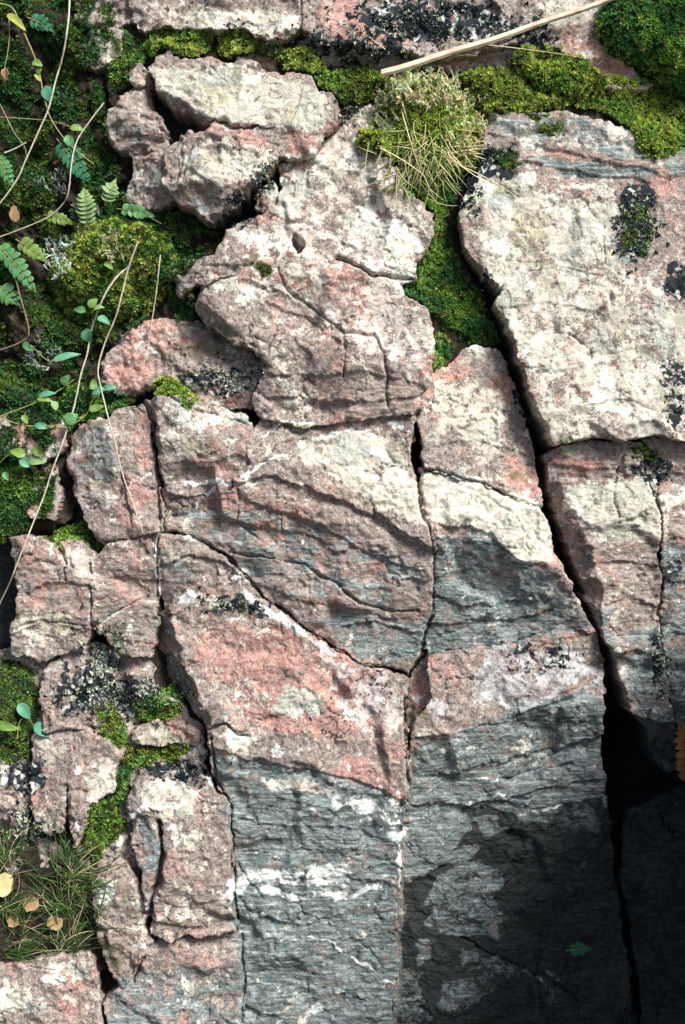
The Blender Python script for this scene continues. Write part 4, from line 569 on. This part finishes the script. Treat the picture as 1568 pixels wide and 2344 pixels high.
moss('dark moss tucked in the hole left of the pinkish-white slab', [(396, 668), (440, 664), (456, 700), (448, 736), (408, 738), (392, 706)], 14, 'd')
moss('tiny moss pad on the shoulder of the pinkish-white slab', [(566, 596), (600, 594), (624, 606), (626, 628), (602, 634), (584, 612)], 9, 'g', size=7)
moss('tiny green moss spot at the foot of the great pale slab', [(1440, 1028), (1468, 1012), (1506, 1030), (1500, 1048), (1452, 1046)], 8, 'g', size=7)
moss('brown-green moss fringe hanging over the upper edge of the great slab', [(1196, 262), (1250, 258), (1292, 270), (1294, 306), (1262, 322), (1230, 296)], 5, 'o', size=7, dens=.7)
# loose small moss all over the bank: ground cover nobody could count
def bank_cover():
    n = 44000; px = RNG.uniform(-320, 520, n); py = RNG.uniform(-250, 1230, n); j = ((py - Y0) / G).astype(int); i = ((px - X0) / G).astype(int)
    bank = inside(px, py, [(-330, -260), (190, -260), (270, 60), (240, 160), (250, 330), (300, 480), (500, 500), (470, 590), (390, 650), (330, 740), (240, 800), (230, 880), (130, 980), (120, 1180), (20, 1240), (-330, 1240)])
    keep = bank & (fbm(px, py, 110, 3, .6, 67) + RNG.normal(0, .13, n) > -.10); px, py, j, i = px[keep], py[keep], j[keep], i[keep]; n = len(px)
    gyy, gxx = np.gradient(HS[0], G); nr = w2n(gxx[j, i], gyy[j, i]) + RNG.normal(0, .3, (n, 3)); f = sstep(-.1, .3, fbm(px, py, 70, 2, .6, 69))[:, None]
    a = vary(MC['d'][0], n); b = vary(MC['d'][1], n) * (1 - f) * .7 + vary(MC['g'][1], n) * f * .5
    tag(scatter('bank_moss', ST_V, ST_F, px, py, HMAP[j, i] - 1, nr, 12 * RNG.uniform(.5, 1.4, n), a, b, SHOOT), kind='stuff', label='dark creeping moss covering the soil of the bank')
bank_cover()
# leafy crust lichen: small curled flakes
FLV = np.array([(0, 0, .1)] + [((.8 + .3 * math.cos(3 * a)) * math.cos(a), (.8 + .3 * math.cos(3 * a)) * math.sin(a), .45 + .25 * math.sin(2 * a)) for a in np.linspace(0, 2 * np.pi, 7)[:-1]]); FLF = np.array([(0, i + 1, (i + 1) % 6 + 1) for i in range(6)])
def flakes(label, cx, cy, rx, ry, n, dark=.6, size=5.5, rot=0):
    r = np.abs(RNG.normal(0, .62, n)); a = RNG.random(n) * 2 * np.pi; ex, ey = r * np.cos(a) * rx, r * np.sin(a) * ry; c, s_ = math.cos(R(rot)), math.sin(R(rot)); px, py = cx + ex * c - ey * s_, cy + ex * s_ + ey * c
    keep = fbm(px, py, 34, 3, .6, 77) + .18 - .12 * r ** 2 > .2 * RNG.random(n) - .1; px, py = px[keep], py[keep]; n = len(px); j = ((py - Y0) / G).astype(int); i = ((px - X0) / G).astype(int); gyy, gxx = np.gradient(HS[0], G)
    nr = w2n(np.clip(gxx[j, i], -.8, .8), np.clip(gyy[j, i], -.8, .8)) + RNG.normal(0, .35, (n, 3)); isd = RNG.random(n) < dark
    b = np.where(isd[:, None], vary((.020, .030, .036), n, .4), vary((.50, .52, .42), n, .25)); g = (RNG.random(n) < .16) & ~isd; b[g] = vary((.25, .34, .22), g.sum(), .2) if g.any() else b[g]
    h = HMAP[j, i]; ok = h > -90; e = empty('lichen_patch', P2W(cx, cy, float(hat(cx, cy))).tolist()); o = scatter('flakes', FLV, FLF, px[ok], py[ok], h[ok] + .3, nr[ok], size * RNG.uniform(.5, 1.3, n)[ok] * np.where(isd[ok], 1, .8), (b * .6)[ok], b[ok], LICH, e); o['kind'] = 'stuff'; return tag(e, label, 'lichen')
flakes('black leafy lichen dotted with white over the pink slab behind the reed', 960, 55, 190, 62, 2600, .72)
flakes('black and white lichen along the ledge above the olive moss cushion', 800, 118, 150, 22, 700, .6)
flakes('dark lichen flakes around the brick-red rock and the reed', 1222, 90, 48, 42, 420, .7)
flakes('pale and dark lichen flakes in the dark spot on the great slab', 1458, 520, 50, 80, 800, .5)
flakes('blue-black lichen at the upper left edge of the great slab', 1075, 430, 26, 80, 420, .7)
flakes('dark lichen flakes beside the flat olive moss spot', 1128, 352, 34, 36, 300, .7)
flakes('pale green lichen rosettes in the crack below the cracked red-grey block', 235, 1520, 44, 80, 1700, .2, 7)
flakes('white and black lichen spread on the rubble above the cream stone', 290, 1600, 120, 50, 1700, .5, 6)
flakes('dark lichen crust on top of the upright column block', 400, 1765, 90, 20, 600, .66)
flakes('blue-green lichen under the rounded boulder', 555, 475, 50, 40, 500, .42)
flakes('lichen rosettes in the gap right of the rounded boulder', 612, 405, 26, 46, 300, .5)
flakes('pale lichen clusters on the red-stained lumpy rock', 530, 860, 60, 50, 420, .35)
flakes('small dark lichen colony on the salmon-pink slab top', 540, 1385, 70, 22, 360, .65)
flakes('pale lichen flakes on the thin moss smear above the flat boulder', 610, 105, 70, 26, 380, .45)
flakes('blue-black lichen on the shoulder of the fissure', 1112, 645, 24, 30, 160, .8)
flakes('white chalky lichen on the rock beside the grass', 55, 1890, 60, 60, 500, .3, 7)
flakes('green lichen dots down the dark recessed block', 1512, 1530, 20, 90, 240, .4)
flakes('pale lichen on the rock beside the olive moss cushion', 800, 240, 30, 44, 240, .55)
# branching reindeer lichen
def rein_template(seed):
    r = random.Random(seed); V, F = [], []
    def seg(p, dr, ln, rad, lv):
        p = np.array(p); dr = np.array(dr); dr = dr / np.linalg.norm(dr); e = p + dr * ln; a = np.cross(dr, (.3, .9, .2)); a /= np.linalg.norm(a); b_ = np.cross(dr, a); q = len(V)
        for (pp, rr) in ((p, rad), (e, rad * .7)):
            for t_ in range(3): V.append(pp + rr * (math.cos(t_ * 2.094) * a + math.sin(t_ * 2.094) * b_))
        for t_ in range(3): F.append((q + t_, q + (t_ + 1) % 3, q + 3 + (t_ + 1) % 3, q + 3 + t_))
        if lv:
            for _ in range(2 if lv > 1 else 3): seg(e, dr + np.array([r.uniform(-.75, .75), r.uniform(-.75, .75), r.uniform(-.2, .4)]), ln * r.uniform(.55, .85), rad * .75, lv - 1)
    seg((0, 0, 0), (0, 0, 1), .42, .095, 3); return np.array(V), np.array(F)
RT = [rein_template(q) for q in range(3)]
def reindeer(label, cx, cy, rx, ry, n, size=22, col=(.62, .62, .47), lift=6):
    r = np.sqrt(RNG.random(n)); a = RNG.random(n) * 2 * np.pi; px, py = cx + r * np.cos(a) * rx, cy + r * np.sin(a) * ry; h = hat(px, py); e = empty('reindeer_lichen', P2W(cx, cy, float(hat(cx, cy))).tolist()); tag(e, label, 'lichen')
    for q in range(3):
        m_ = np.arange(n) % 3 == q; k_ = m_.sum(); nr = np.tile(WW * .8 + VV * .55, (k_, 1)) + RNG.normal(0, .45, (k_, 3)); c = vary(col, k_, .15)
        o = scatter('branches', RT[q][0], RT[q][1], px[m_], py[m_], h[m_] - 2 + lift * RNG.random(k_), nr, size * RNG.uniform(.6, 1.2, k_), c * .75, c, REIN, e, tip=np.clip(RT[q][0][:, 2] / .7, 0, 1)); o['kind'] = 'stuff'
reindeer('pale branching lichen crowning the tall grass-topped moss cushion', 975, 206, 86, 40, 190, 28, (.88, .85, .55), 12)
reindeer('pale branching lichen down the right flank of the grass-topped cushion', 1068, 285, 46, 76, 150, 25, (.84, .80, .48), 8)
reindeer('thin pale lichen twigs on the left flank of the grass-topped cushion', 882, 250, 28, 60, 70, 24, (.58, .60, .45))
reindeer('grey-white branching lichen left of the bright moss cushion on the bank', 135, 590, 34, 52, 90, 22, (.70, .76, .68), 10)
reindeer('straw-coloured lichen twigs growing from the bright moss cushion', 265, 572, 30, 34, 50, 26, (.50, .48, .30))
reindeer('grey-green lichen tuft at the foot of the pale fern frond', 195, 500, 36, 30, 70, 22, (.40, .46, .36))
reindeer('white lichen sprigs among the dark bank moss', 100, 815, 40, 36, 60, 18, (.55, .60, .55))
reindeer('small pale lichen sprigs on the dark bank below the round stone', 120, 425, 40, 26, 34, 18, (.48, .54, .48))
reindeer('pale lichen sprigs on the moss pad capping the grey-green block', 262, 895, 24, 14, 24, 15, (.5, .55, .4))
# ------------------------------------------------------------------ leaves, vines, ferns, grass
STEM = plain_material('pale_stem', [(.3, (.34, .27, .20)), (.7, (.62, .55, .46))], (300, 300, 300), .7)
VSTEM = plain_material('green_stem', [(.3, (.20, .17, .05)), (.7, (.38, .33, .12))], (200, 200, 200), .6)
BROWN = plain_material('brown_stem', [(.3, (.14, .09, .055)), (.7, (.32, .24, .17))], (200, 200, 200), .8)
def leafmat(name, a, b): return plain_material(name, [(.3, a), (.7, b)], (110, 110, 110), .45, .3, .0006)
LEAF = {'g': leafmat('green_leaf', (.09, .25, .09), (.16, .36, .14)), 'b': leafmat('bluegreen_leaf', (.10, .30, .18), (.18, .42, .27)), 'y': leafmat('yellow_leaf', (.30, .33, .05), (.45, .44, .12)), 'l': leafmat('lime_leaf', (.16, .27, .06), (.26, .38, .10)), 'd': leafmat('dark_fern', (.035, .15, .08), (.07, .24, .13)), 'p': leafmat('pale_fern', (.20, .33, .12), (.34, .46, .20)), 't': leafmat('tan_leaf', (.28, .16, .07), (.46, .30, .16)), 'c': leafmat('cream_leaf', (.55, .46, .20), (.72, .62, .36)), 'o': leafmat('orange_frond', (.32, .13, .04), (.50, .24, .09))}
GRASS = {'k': plain_material('grass_dark', [(.3, (.035, .10, .025)), (.7, (.09, .19, .055))], (90, 90, 90), .5, .2), 'l': plain_material('grass_lime', [(.3, (.36, .44, .10)), (.7, (.58, .62, .22))], (90, 90, 90), .5, .25), 'g': plain_material('grass_green', [(.3, (.10, .22, .04)), (.7, (.22, .38, .09))], (90, 90, 90), .5, .25), 's': plain_material('grass_straw', [(.3, (.55, .46, .24)), (.7, (.80, .70, .44))], (90, 90, 90), .6, .2), 'm': plain_material('grass_dull', [(.3, (.10, .12, .05)), (.7, (.24, .22, .11))], (90, 90, 90), .6, .2)}
def d3(dx, dy, dh): v = dx * UU - dy * VV + dh * WW; return v / np.linalg.norm(v)
def leaf(name, base, dr, nrm, ln, wd, mat, parent, fold=.25, curl=.25, shape='ovate', thick=.0004):
    dr = dr / np.linalg.norm(dr); sd_ = np.cross(nrm, dr); sd_ /= np.linalg.norm(sd_); nn = np.cross(dr, sd_); ts = np.linspace(0, 1, 9); V = []
    for t in ts:
        wv = {'ovate': math.sin(math.pi * t ** .7) ** .85, 'lance': math.sin(math.pi * min(1, .12 + .88 * t)) ** .8, 'round': math.sqrt(max(0, 1 - (2 * t - 1) ** 2)) * (1 + .16 * math.sin(8 * t + ln * 900) + .1 * math.sin(17 * t))}[shape] * wd / 2
        c = base + dr * ln * t + nn * (curl * ln * (.25 * math.sin(t * 2.5) - .6 * t * t))
        for q in (-1, -.5, 0, .5, 1): V.append(c + sd_ * wv * q + nn * (abs(q) * fold * wv + .04 * wd * math.sin(9 * t + 3 * q)))
    V = np.array(V); V = np.concatenate([V, V - nn * thick]); F = []
    for i in range(8):
        for j in range(4): a = i * 5 + j; F.append((a, a + 1, a + 6, a + 5)); F.append((45 + a + 5, 45 + a + 6, 45 + a + 1, 45 + a))
    return mk(name, V, np.array(F), mat, parent)
def vine(label, pts, lift, rad=2.2, mat=STEM, leaves=(), sag=0, name='vine', cat='vine'):
    pts = np.asarray(pts, float); sp_ = spline(pts, 7); h = hat(sp_[:, 0], sp_[:, 1]); n = len(h); hs = np.array([max(h[max(0, i - 4):i + 5].max(), -40) for i in range(n)]); hs = np.convolve(np.pad(hs, 4, mode='edge'), np.ones(9) / 9, 'valid') + lift
    jit = np.cumsum(RNG.normal(0, .35, (n, 2)), 0); W3 = P2W(sp_[:, 0] + jit[:, 0] * .4, sp_[:, 1], hs); e = empty(name, W3[0].tolist()); tag(e, label, cat)
    V, F = tube(W3, np.linspace(rad, rad * .65, n) * S * (1 + .12 * np.sin(np.arange(n) * 1.7))); mk('stem', V, F, mat, e)
    for (x, y, ang, ln, wd, kd) in leaves:
        i = int(np.argmin((sp_[:, 0] - x) ** 2 + (sp_[:, 1] - y) ** 2)); b = P2W(x, y, hs[i] + RNG.uniform(2, 10)); dr = d3(math.cos(R(ang)), math.sin(R(ang)), RNG.uniform(-.25, .3))
        lf = leaf('leaf', b, dr, WW + VV * RNG.uniform(0, .6) + UU * RNG.uniform(-.5, .5), ln * S, wd * S, LEAF[kd], e, fold=RNG.uniform(.1, .45), curl=RNG.uniform(0, .5))
        st_ = np.array([W3[i], (W3[i] + b) / 2 + WW * .002, b]); V, F = tube(st_, .9 * S, 4); mk('leaf_stalk', V, F, VSTEM, lf) if np.linalg.norm(W3[i] - b) > .002 else None
    return e
# angles: 0 = right, 90 = down the picture
vine('long pale bare stem hanging from the top past the round stone', [(160, -60), (159, 0), (155, 60), (145, 125), (130, 180), (112, 250), (90, 300), (60, 365), (40, 410), (0, 465), (-40, 500)], 34, 2.5)
vine('yellow-green leafy vine crossing the long pale stem', [(-30, 2), (0, 8), (30, 20), (50, 65), (75, 120), (90, 165), (100, 215), (112, 262), (130, 295), (150, 322), (175, 346), (215, 376)], 28, 1.9, VSTEM, [(16, 32, 40, 60, 20, 'y'), (74, 142, 20, 26, 20, 'l'), (90, 150, 100, 22, 14, 'l'), (82, 168, 60, 22, 14, 'y'), (104, 196, 75, 42, 28, 'b'), (160, 294, 0, 34, 20, 'l'), (150, 310, 60, 34, 24, 'g'), (12, 160, 80, 26, 16, 't')])
vine('thin arched pale stem left of the striated block', [(238, 235), (200, 285), (175, 325), (163, 375), (155, 440), (140, 470), (100, 502), (0, 542), (-40, 552)], 26, 1.9)
vine('short dry stem with a drooping brown leaf at the left of the bank', [(20, 30), (22, 80), (18, 120), (10, 160)], 18, 1.4, VSTEM, [(12, 155, 95, 34, 18, 't')])
vine('grey forked stem rooted in the bright moss cushion and trailing down the bank', [(296, 610), (270, 631), (245, 666), (225, 711), (210, 756), (200, 811), (185, 861), (170, 931), (145, 1011), (120, 1076), (100, 1136), (75, 1198), (40, 1288), (20, 1338), (-10, 1400)], 24, 2.4, STEM, [(205, 705, -60, 30, 22, 'l'), (198, 712, 190, 36, 16, 'g'), (222, 726, 25, 34, 20, 'b'), (196, 752, 75, 36, 30, 'b'), (214, 708, -15, 26, 14, 'p'), (240, 600, 40, 26, 16, 'l')])
vine('slender stem leaning from the bright moss cushion over the grey-green block', [(316, 552), (293, 616), (280, 671), (265, 726), (240, 786), (225, 846), (232, 891), (245, 946), (265, 1021), (280, 1086), (300, 1141), (327, 1220)], 22, 2.2, STEM, [(238, 890, -10, 30, 16, 'b')])
vine('fine straight stem standing before the red-stained lumpy rock', [(367, 584), (360, 651), (350, 726), (340, 791), (330, 834)], 20, 1.6)
vine('leafy green vine reaching from the bank to the moss pad', [(-20, 962), (20, 945), (70, 926), (130, 896), (170, 868)], 22, 1.5, VSTEM, [(88, 908, -15, 42, 16, 'b'), (84, 914, 5, 40, 14, 'l'), (122, 918, 70, 24, 18, 'p'), (142, 880, -50, 28, 20, 'g'), (58, 1050, 0, 2, 2, 'g')][:4])
vine('looping green vine with heart-shaped leaves on the moss pad', [(-10, 954), (40, 970), (75, 976), (120, 974), (165, 971), (200, 946), (212, 916), (236, 902)], 24, 1.5, VSTEM, [(78, 974, 5, 36, 16, 'b'), (150, 968, -40, 34, 30, 'g'), (204, 940, -20, 36, 18, 'l'), (210, 902, -20, 40, 20, 'b'), (205, 880, 10, 20, 26, 'l'), (52, 950, 60, 24, 16, 'l')])
vine('low leafy shoot on the bank above the small brown rock', [(-10, 1070), (20, 1042), (60, 1040), (106, 1058)], 18, 1.4, VSTEM, [(58, 1044, 200, 40, 24, 'l'), (76, 1018, 50, 40, 24, 'l'), (44, 1050, 30, 36, 24, 'b'), (66, 1056, 0, 42, 22, 'p'), (8, 1080, 60, 24, 14, 'g')])
vine('brown winding stem at the bank with a curled leaf', [(30, 616), (45, 676), (65, 756), (50, 781), (0, 801), (-40, 812)], 18, 2.0, BROWN, [(52, 784, 40, 34, 18, 'g'), (122, 820, 0, 2, 2, 'g')][:1])
vine('long arching green leaf stalk under the slender stem', [(70, 790), (110, 826), (135, 824), (160, 815)], 18, 1.1, VSTEM, [(120, 826, -18, 68, 18, 'b')])
vine('dry branched twig on the bank left of the thin arched stem', [(-20, 215), (0, 240), (30, 300), (55, 335), (60, 362)], 22, 1.9, BROWN)
vine('short pale twig lying across the dry branched twig', [(10, 350), (30, 342), (60, 326)], 26, 2.2, STEM)
vine('thin tan twig crossing the dark moss', [(0, 268), (60, 272), (110, 276), (150, 285), (180, 300)], 20, 1.2, VSTEM)
vine('dry curved twig at the foot of the rounded boulder', [(300, 488), (330, 492), (355, 504), (370, 512)], 10, 1.6, STEM)
vine('three-leaved seedling on the green moss sheet', [(40, 1690), (44, 1655), (60, 1640), (80, 1665)], 12, 1.2, VSTEM, [(42, 1610, 55, 46, 28, 'b'), (-14, 1656, 12, 62, 22, 'l'), (76, 1660, 22, 66, 34, 'b')])
def fern(label, x, y, ang, ln, wd, kd, pairs=7, arch=.25):
    ln *= 1.2; wd *= 1.3
    h0 = float(max(hat(x, y), -40)) + 12; t = np.linspace(0, 1, 9); dx, dy = math.cos(R(ang)), math.sin(R(ang)); hh = h0 + ln * arch * np.sin(t * 2.2); px, py = x + dx * ln * t, y + dy * ln * t + ln * .10 * t * t; hh = np.maximum(hh, hat(px, py) + 6)
    W3 = P2W(px, py, hh); e = empty('fern_frond', W3[0].tolist()); tag(e, label, 'fern'); V, F = tube(W3, np.linspace(1.6, .5, 9) * S, 5); mk('midrib', V, F, VSTEM, e)
    for i in range(pairs):
        tt = (i + 1.2) / (pairs + .8); c = np.array([np.interp(tt, t, W3[:, q]) for q in range(3)]); w_ = wd * (math.sin(math.pi * (.18 + .8 * tt)) ** .7) * .5
        for s_ in (-1, 1):
            a2 = ang + s_ * RNG.uniform(58, 74); leaf('leaflet', c, d3(math.cos(R(a2)), math.sin(R(a2)), RNG.uniform(-.1, .25)), WW + UU * RNG.uniform(-.25, .25) + VV * RNG.uniform(0, .4), w_ * S * RNG.uniform(.85, 1.1), ln / pairs * 1.02 * S, LEAF[kd], e, fold=.12, curl=.2, shape='lance')
    leaf('leaflet', W3[-2], W3[-1] - W3[-2], WW, ln / pairs * 1.6 * S, ln / pairs * .8 * S, LEAF[kd], e, fold=.1, curl=.1)
fern('small dark green fern frond high on the bank', 62, 40, 20, 46, 34, 'd', 4)
fern('dark blue-green fern frond below the leafy vine tip', 130, 318, 50, 88, 46, 'd', 7)
fern('pale green upright fern frond at the head of the bright moss cushion', 200, 520, -95, 78, 40, 'p', 8)
fern('green fern frond below the wedge of dark brown rock', 240, 470, -70, 50, 38, 'p', 5)
fern('low green fern frond lying under the rounded boulder', 268, 478, 5, 62, 30, 'g', 5)
fern('short lime fern frond over the moss at the bank', 100, 492, 10, 52, 26, 'l', 5)
fern('green fern frond at the bank margin above the brown winding stem', -10, 552, 48, 110, 40, 'g', 8)
fern('small green fern frond at the bank margin below the brown twig', -6, 650, 40, 46, 44, 'g', 4)
fern('blue-green fern frond on the bank under the pale twig', -10, 350, 60, 60, 34, 'g', 6)
fern('lime and green fern frond above the bright moss cushion', 36, 548, 30, 60, 36, 'l', 5)
fern('dark fern sprig in the blackened face', 1296, 2176, -10, 42, 30, 'd', 4)
fern('orange dead fern frond hanging beside the hollow', 1575, 1640, 95, 110, 46, 'o', 8)
def tuft(label, blades):
    x0, y0 = blades[0][0], blades[0][1]; e = empty('grass_tuft', P2W(x0, y0, float(hat(x0, y0))).tolist()); tag(e, label, 'grass')
    for (x, y, ang, ln, wd, kd, bend) in blades:
        t = np.linspace(0, 1, 8); hb_ = float(max(hat(x, y), -50)); a = R(ang) + bend * t; st_ = ln / 7; px = x + np.concatenate([[0], np.cumsum(np.cos(a[:-1]) * st_)]); py = y + np.concatenate([[0], np.cumsum(np.sin(a[:-1]) * st_)])
        hh = np.maximum(hb_ + 14 * np.sin(t * 2.6) * RNG.uniform(.5, 2.2), hat(px, py) + 4); W3 = P2W(px, py, hh); T = np.gradient(W3, axis=0); T /= np.linalg.norm(T, axis=1)[:, None]; sd_ = np.cross(T, WW + UU * RNG.uniform(-.6, .6)); sd_ /= np.linalg.norm(sd_, axis=1)[:, None]; up = np.cross(sd_, T); wv = (wd * S / 2 * (1 - t ** 2.2) + .00012)[:, None]
        V = np.concatenate([W3 - sd_ * wv, W3 - up * wv * .35, W3 + sd_ * wv]); F = [(i, i + 1, 8 + i + 1, 8 + i) for i in range(7)] + [(8 + i, 8 + i + 1, 16 + i + 1, 16 + i) for i in range(7)] + [(16 + i, 16 + i + 1, i + 1, i) for i in range(7)]
        mk('blade', V, np.array(F), GRASS[kd], e)
rb = random.Random(8); bl = []
for i in range(170):
    a = rb.gauss(92, 48); bl.append((rb.gauss(972, 42), rb.gauss(345, 34), a, rb.uniform(30, 115), rb.uniform(1.6, 3.4), rb.choice('ssslllg'), rb.gauss(0, .8)))
for i in range(26): bl.append((rb.uniform(1000, 1075), rb.uniform(330, 385), rb.gauss(-10, 60), rb.uniform(30, 70), rb.uniform(2.5, 4), 's', rb.uniform(-.7, .7)))
for i in range(10): bl.append((rb.uniform(930, 965), rb.uniform(405, 425), rb.gauss(95, 30), rb.uniform(30, 62), 6, 'g', rb.uniform(-.6, .6)))
bl += [(905, 190, 72, 200, 4, 's', .05), (918, 250, 75, 160, 4, 's', -.1), (1005, 340, 40, 130, 5, 's', -.15), (1000, 350, -75, 60, 7, 'g', .2), (1010, 345, -40, 90, 6, 'g', .1), (1030, 370, 22, 210, 3, 's', .3), (1010, 360, -20, 110, 5, 's', .4), (870, 340, 25, 130, 4, 's', .3), (900, 400, 160, 80, 3, 's', -.2)]
tuft('dry straw grass with a few green blades hanging from the tall moss cushion', bl)
tuft('thin straws bent over the dry reed', [(990, 165, -50, 90, 2.6, 's', .1), (1040, 96, 5, 300, 2.6, 's', .08), (1000, 150, -35, 100, 2.4, 's', .9), (895, 122, 215, 110, 2.2, 's', .1)])
bl = []
for c_ in range(26):
    bx_, by_, dr_ = rb.uniform(-30, 205), rb.uniform(1950, 2190), rb.gauss(-75, 30)
    if c_ % 2: bx_ = rb.uniform(130, 212)
    for i in range(rb.randint(12, 24)): bl.append((bx_ + rb.gauss(0, 9), by_ + rb.gauss(0, 9), dr_ + rb.gauss(0, 38), rb.uniform(35, 140), rb.uniform(1.3, 2.7), rb.choice('kkkgmms'), rb.gauss(0, .9)))
tuft('unkempt green and straw grass on the soil pocket left of the lichen-blotched rock', bl)
def fallen(label, x, y, ang, ln, wd, kd, lift=10):
    b = P2W(x, y, float(hat(x, y)) + lift); o = leaf('fallen_leaf', b, d3(math.cos(R(ang)), math.sin(R(ang)), .1), WW + VV * .4, ln * S, wd * S, LEAF[kd], None, fold=.10, curl=.14, shape='round'); tag(o, label, 'leaf')
fallen('cream round dead leaf in the grass', -24, 2016, 15, 58, 52, 'c', 22); fallen('tan round dead leaf on the soil below the cream leaf', 50, 2062, 15, 42, 34, 't'); fallen('brown crumpled dead leaf near the lichen-blotched rock', 108, 2106, 20, 38, 32, 't'); fallen('small brown dead leaf under the tan leaf', 16, 2100, 30, 32, 26, 't')
fallen('dry brown curled leaf caught on the dark bank', 30, 470, 80, 40, 22, 't'); fallen('orange-brown dead leaf low on the dark bank', 120, 372, 0, 36, 14, 'o')
# dry split reed lying across the top
def reed():
    a, b = np.array([873, 168.]), np.array([1440, -18.]); t = np.linspace(0, 1, 24); e = None; REED = plain_material('dry_reed', [(.30, (.30, .20, .13)), (.45, (.62, .48, .36)), (.7, (.80, .70, .57))], (25, 160, 160), .6, 0, .0006)
    hs = np.maximum(hat(a[0] + (b - a)[0] * t, a[1] + (b - a)[1] * t) + 7, 16); hs = np.maximum(np.convolve(np.pad(hs, 6, mode='edge'), np.ones(13) / 13, 'valid'), 20) + 12
    for off, r_, hz in ((-5.5, 3.9, 0), (1.0, 3.8, 3), (6.2, 2.7, 0)):
        px = a[0] + (b - a)[0] * t + 3 * (off > 3); py = a[1] + (b - a)[1] * t + .8 * off * (1 - .35 * t) + 22 * t * (1 - t) + 1.2 * np.sin(t * 17); W3 = P2W(px, py, hs + hz)
        if e is None: e = empty('dry_reed', W3[0].tolist()); tag(e, 'split straw-coloured dry reed stalk lying across the top of the rock', 'reed')
        V, F = tube(W3, r_ * S * np.linspace(1.1, .75, 24), 9); mk('reed_strip', V, F, REED, e)
reed()
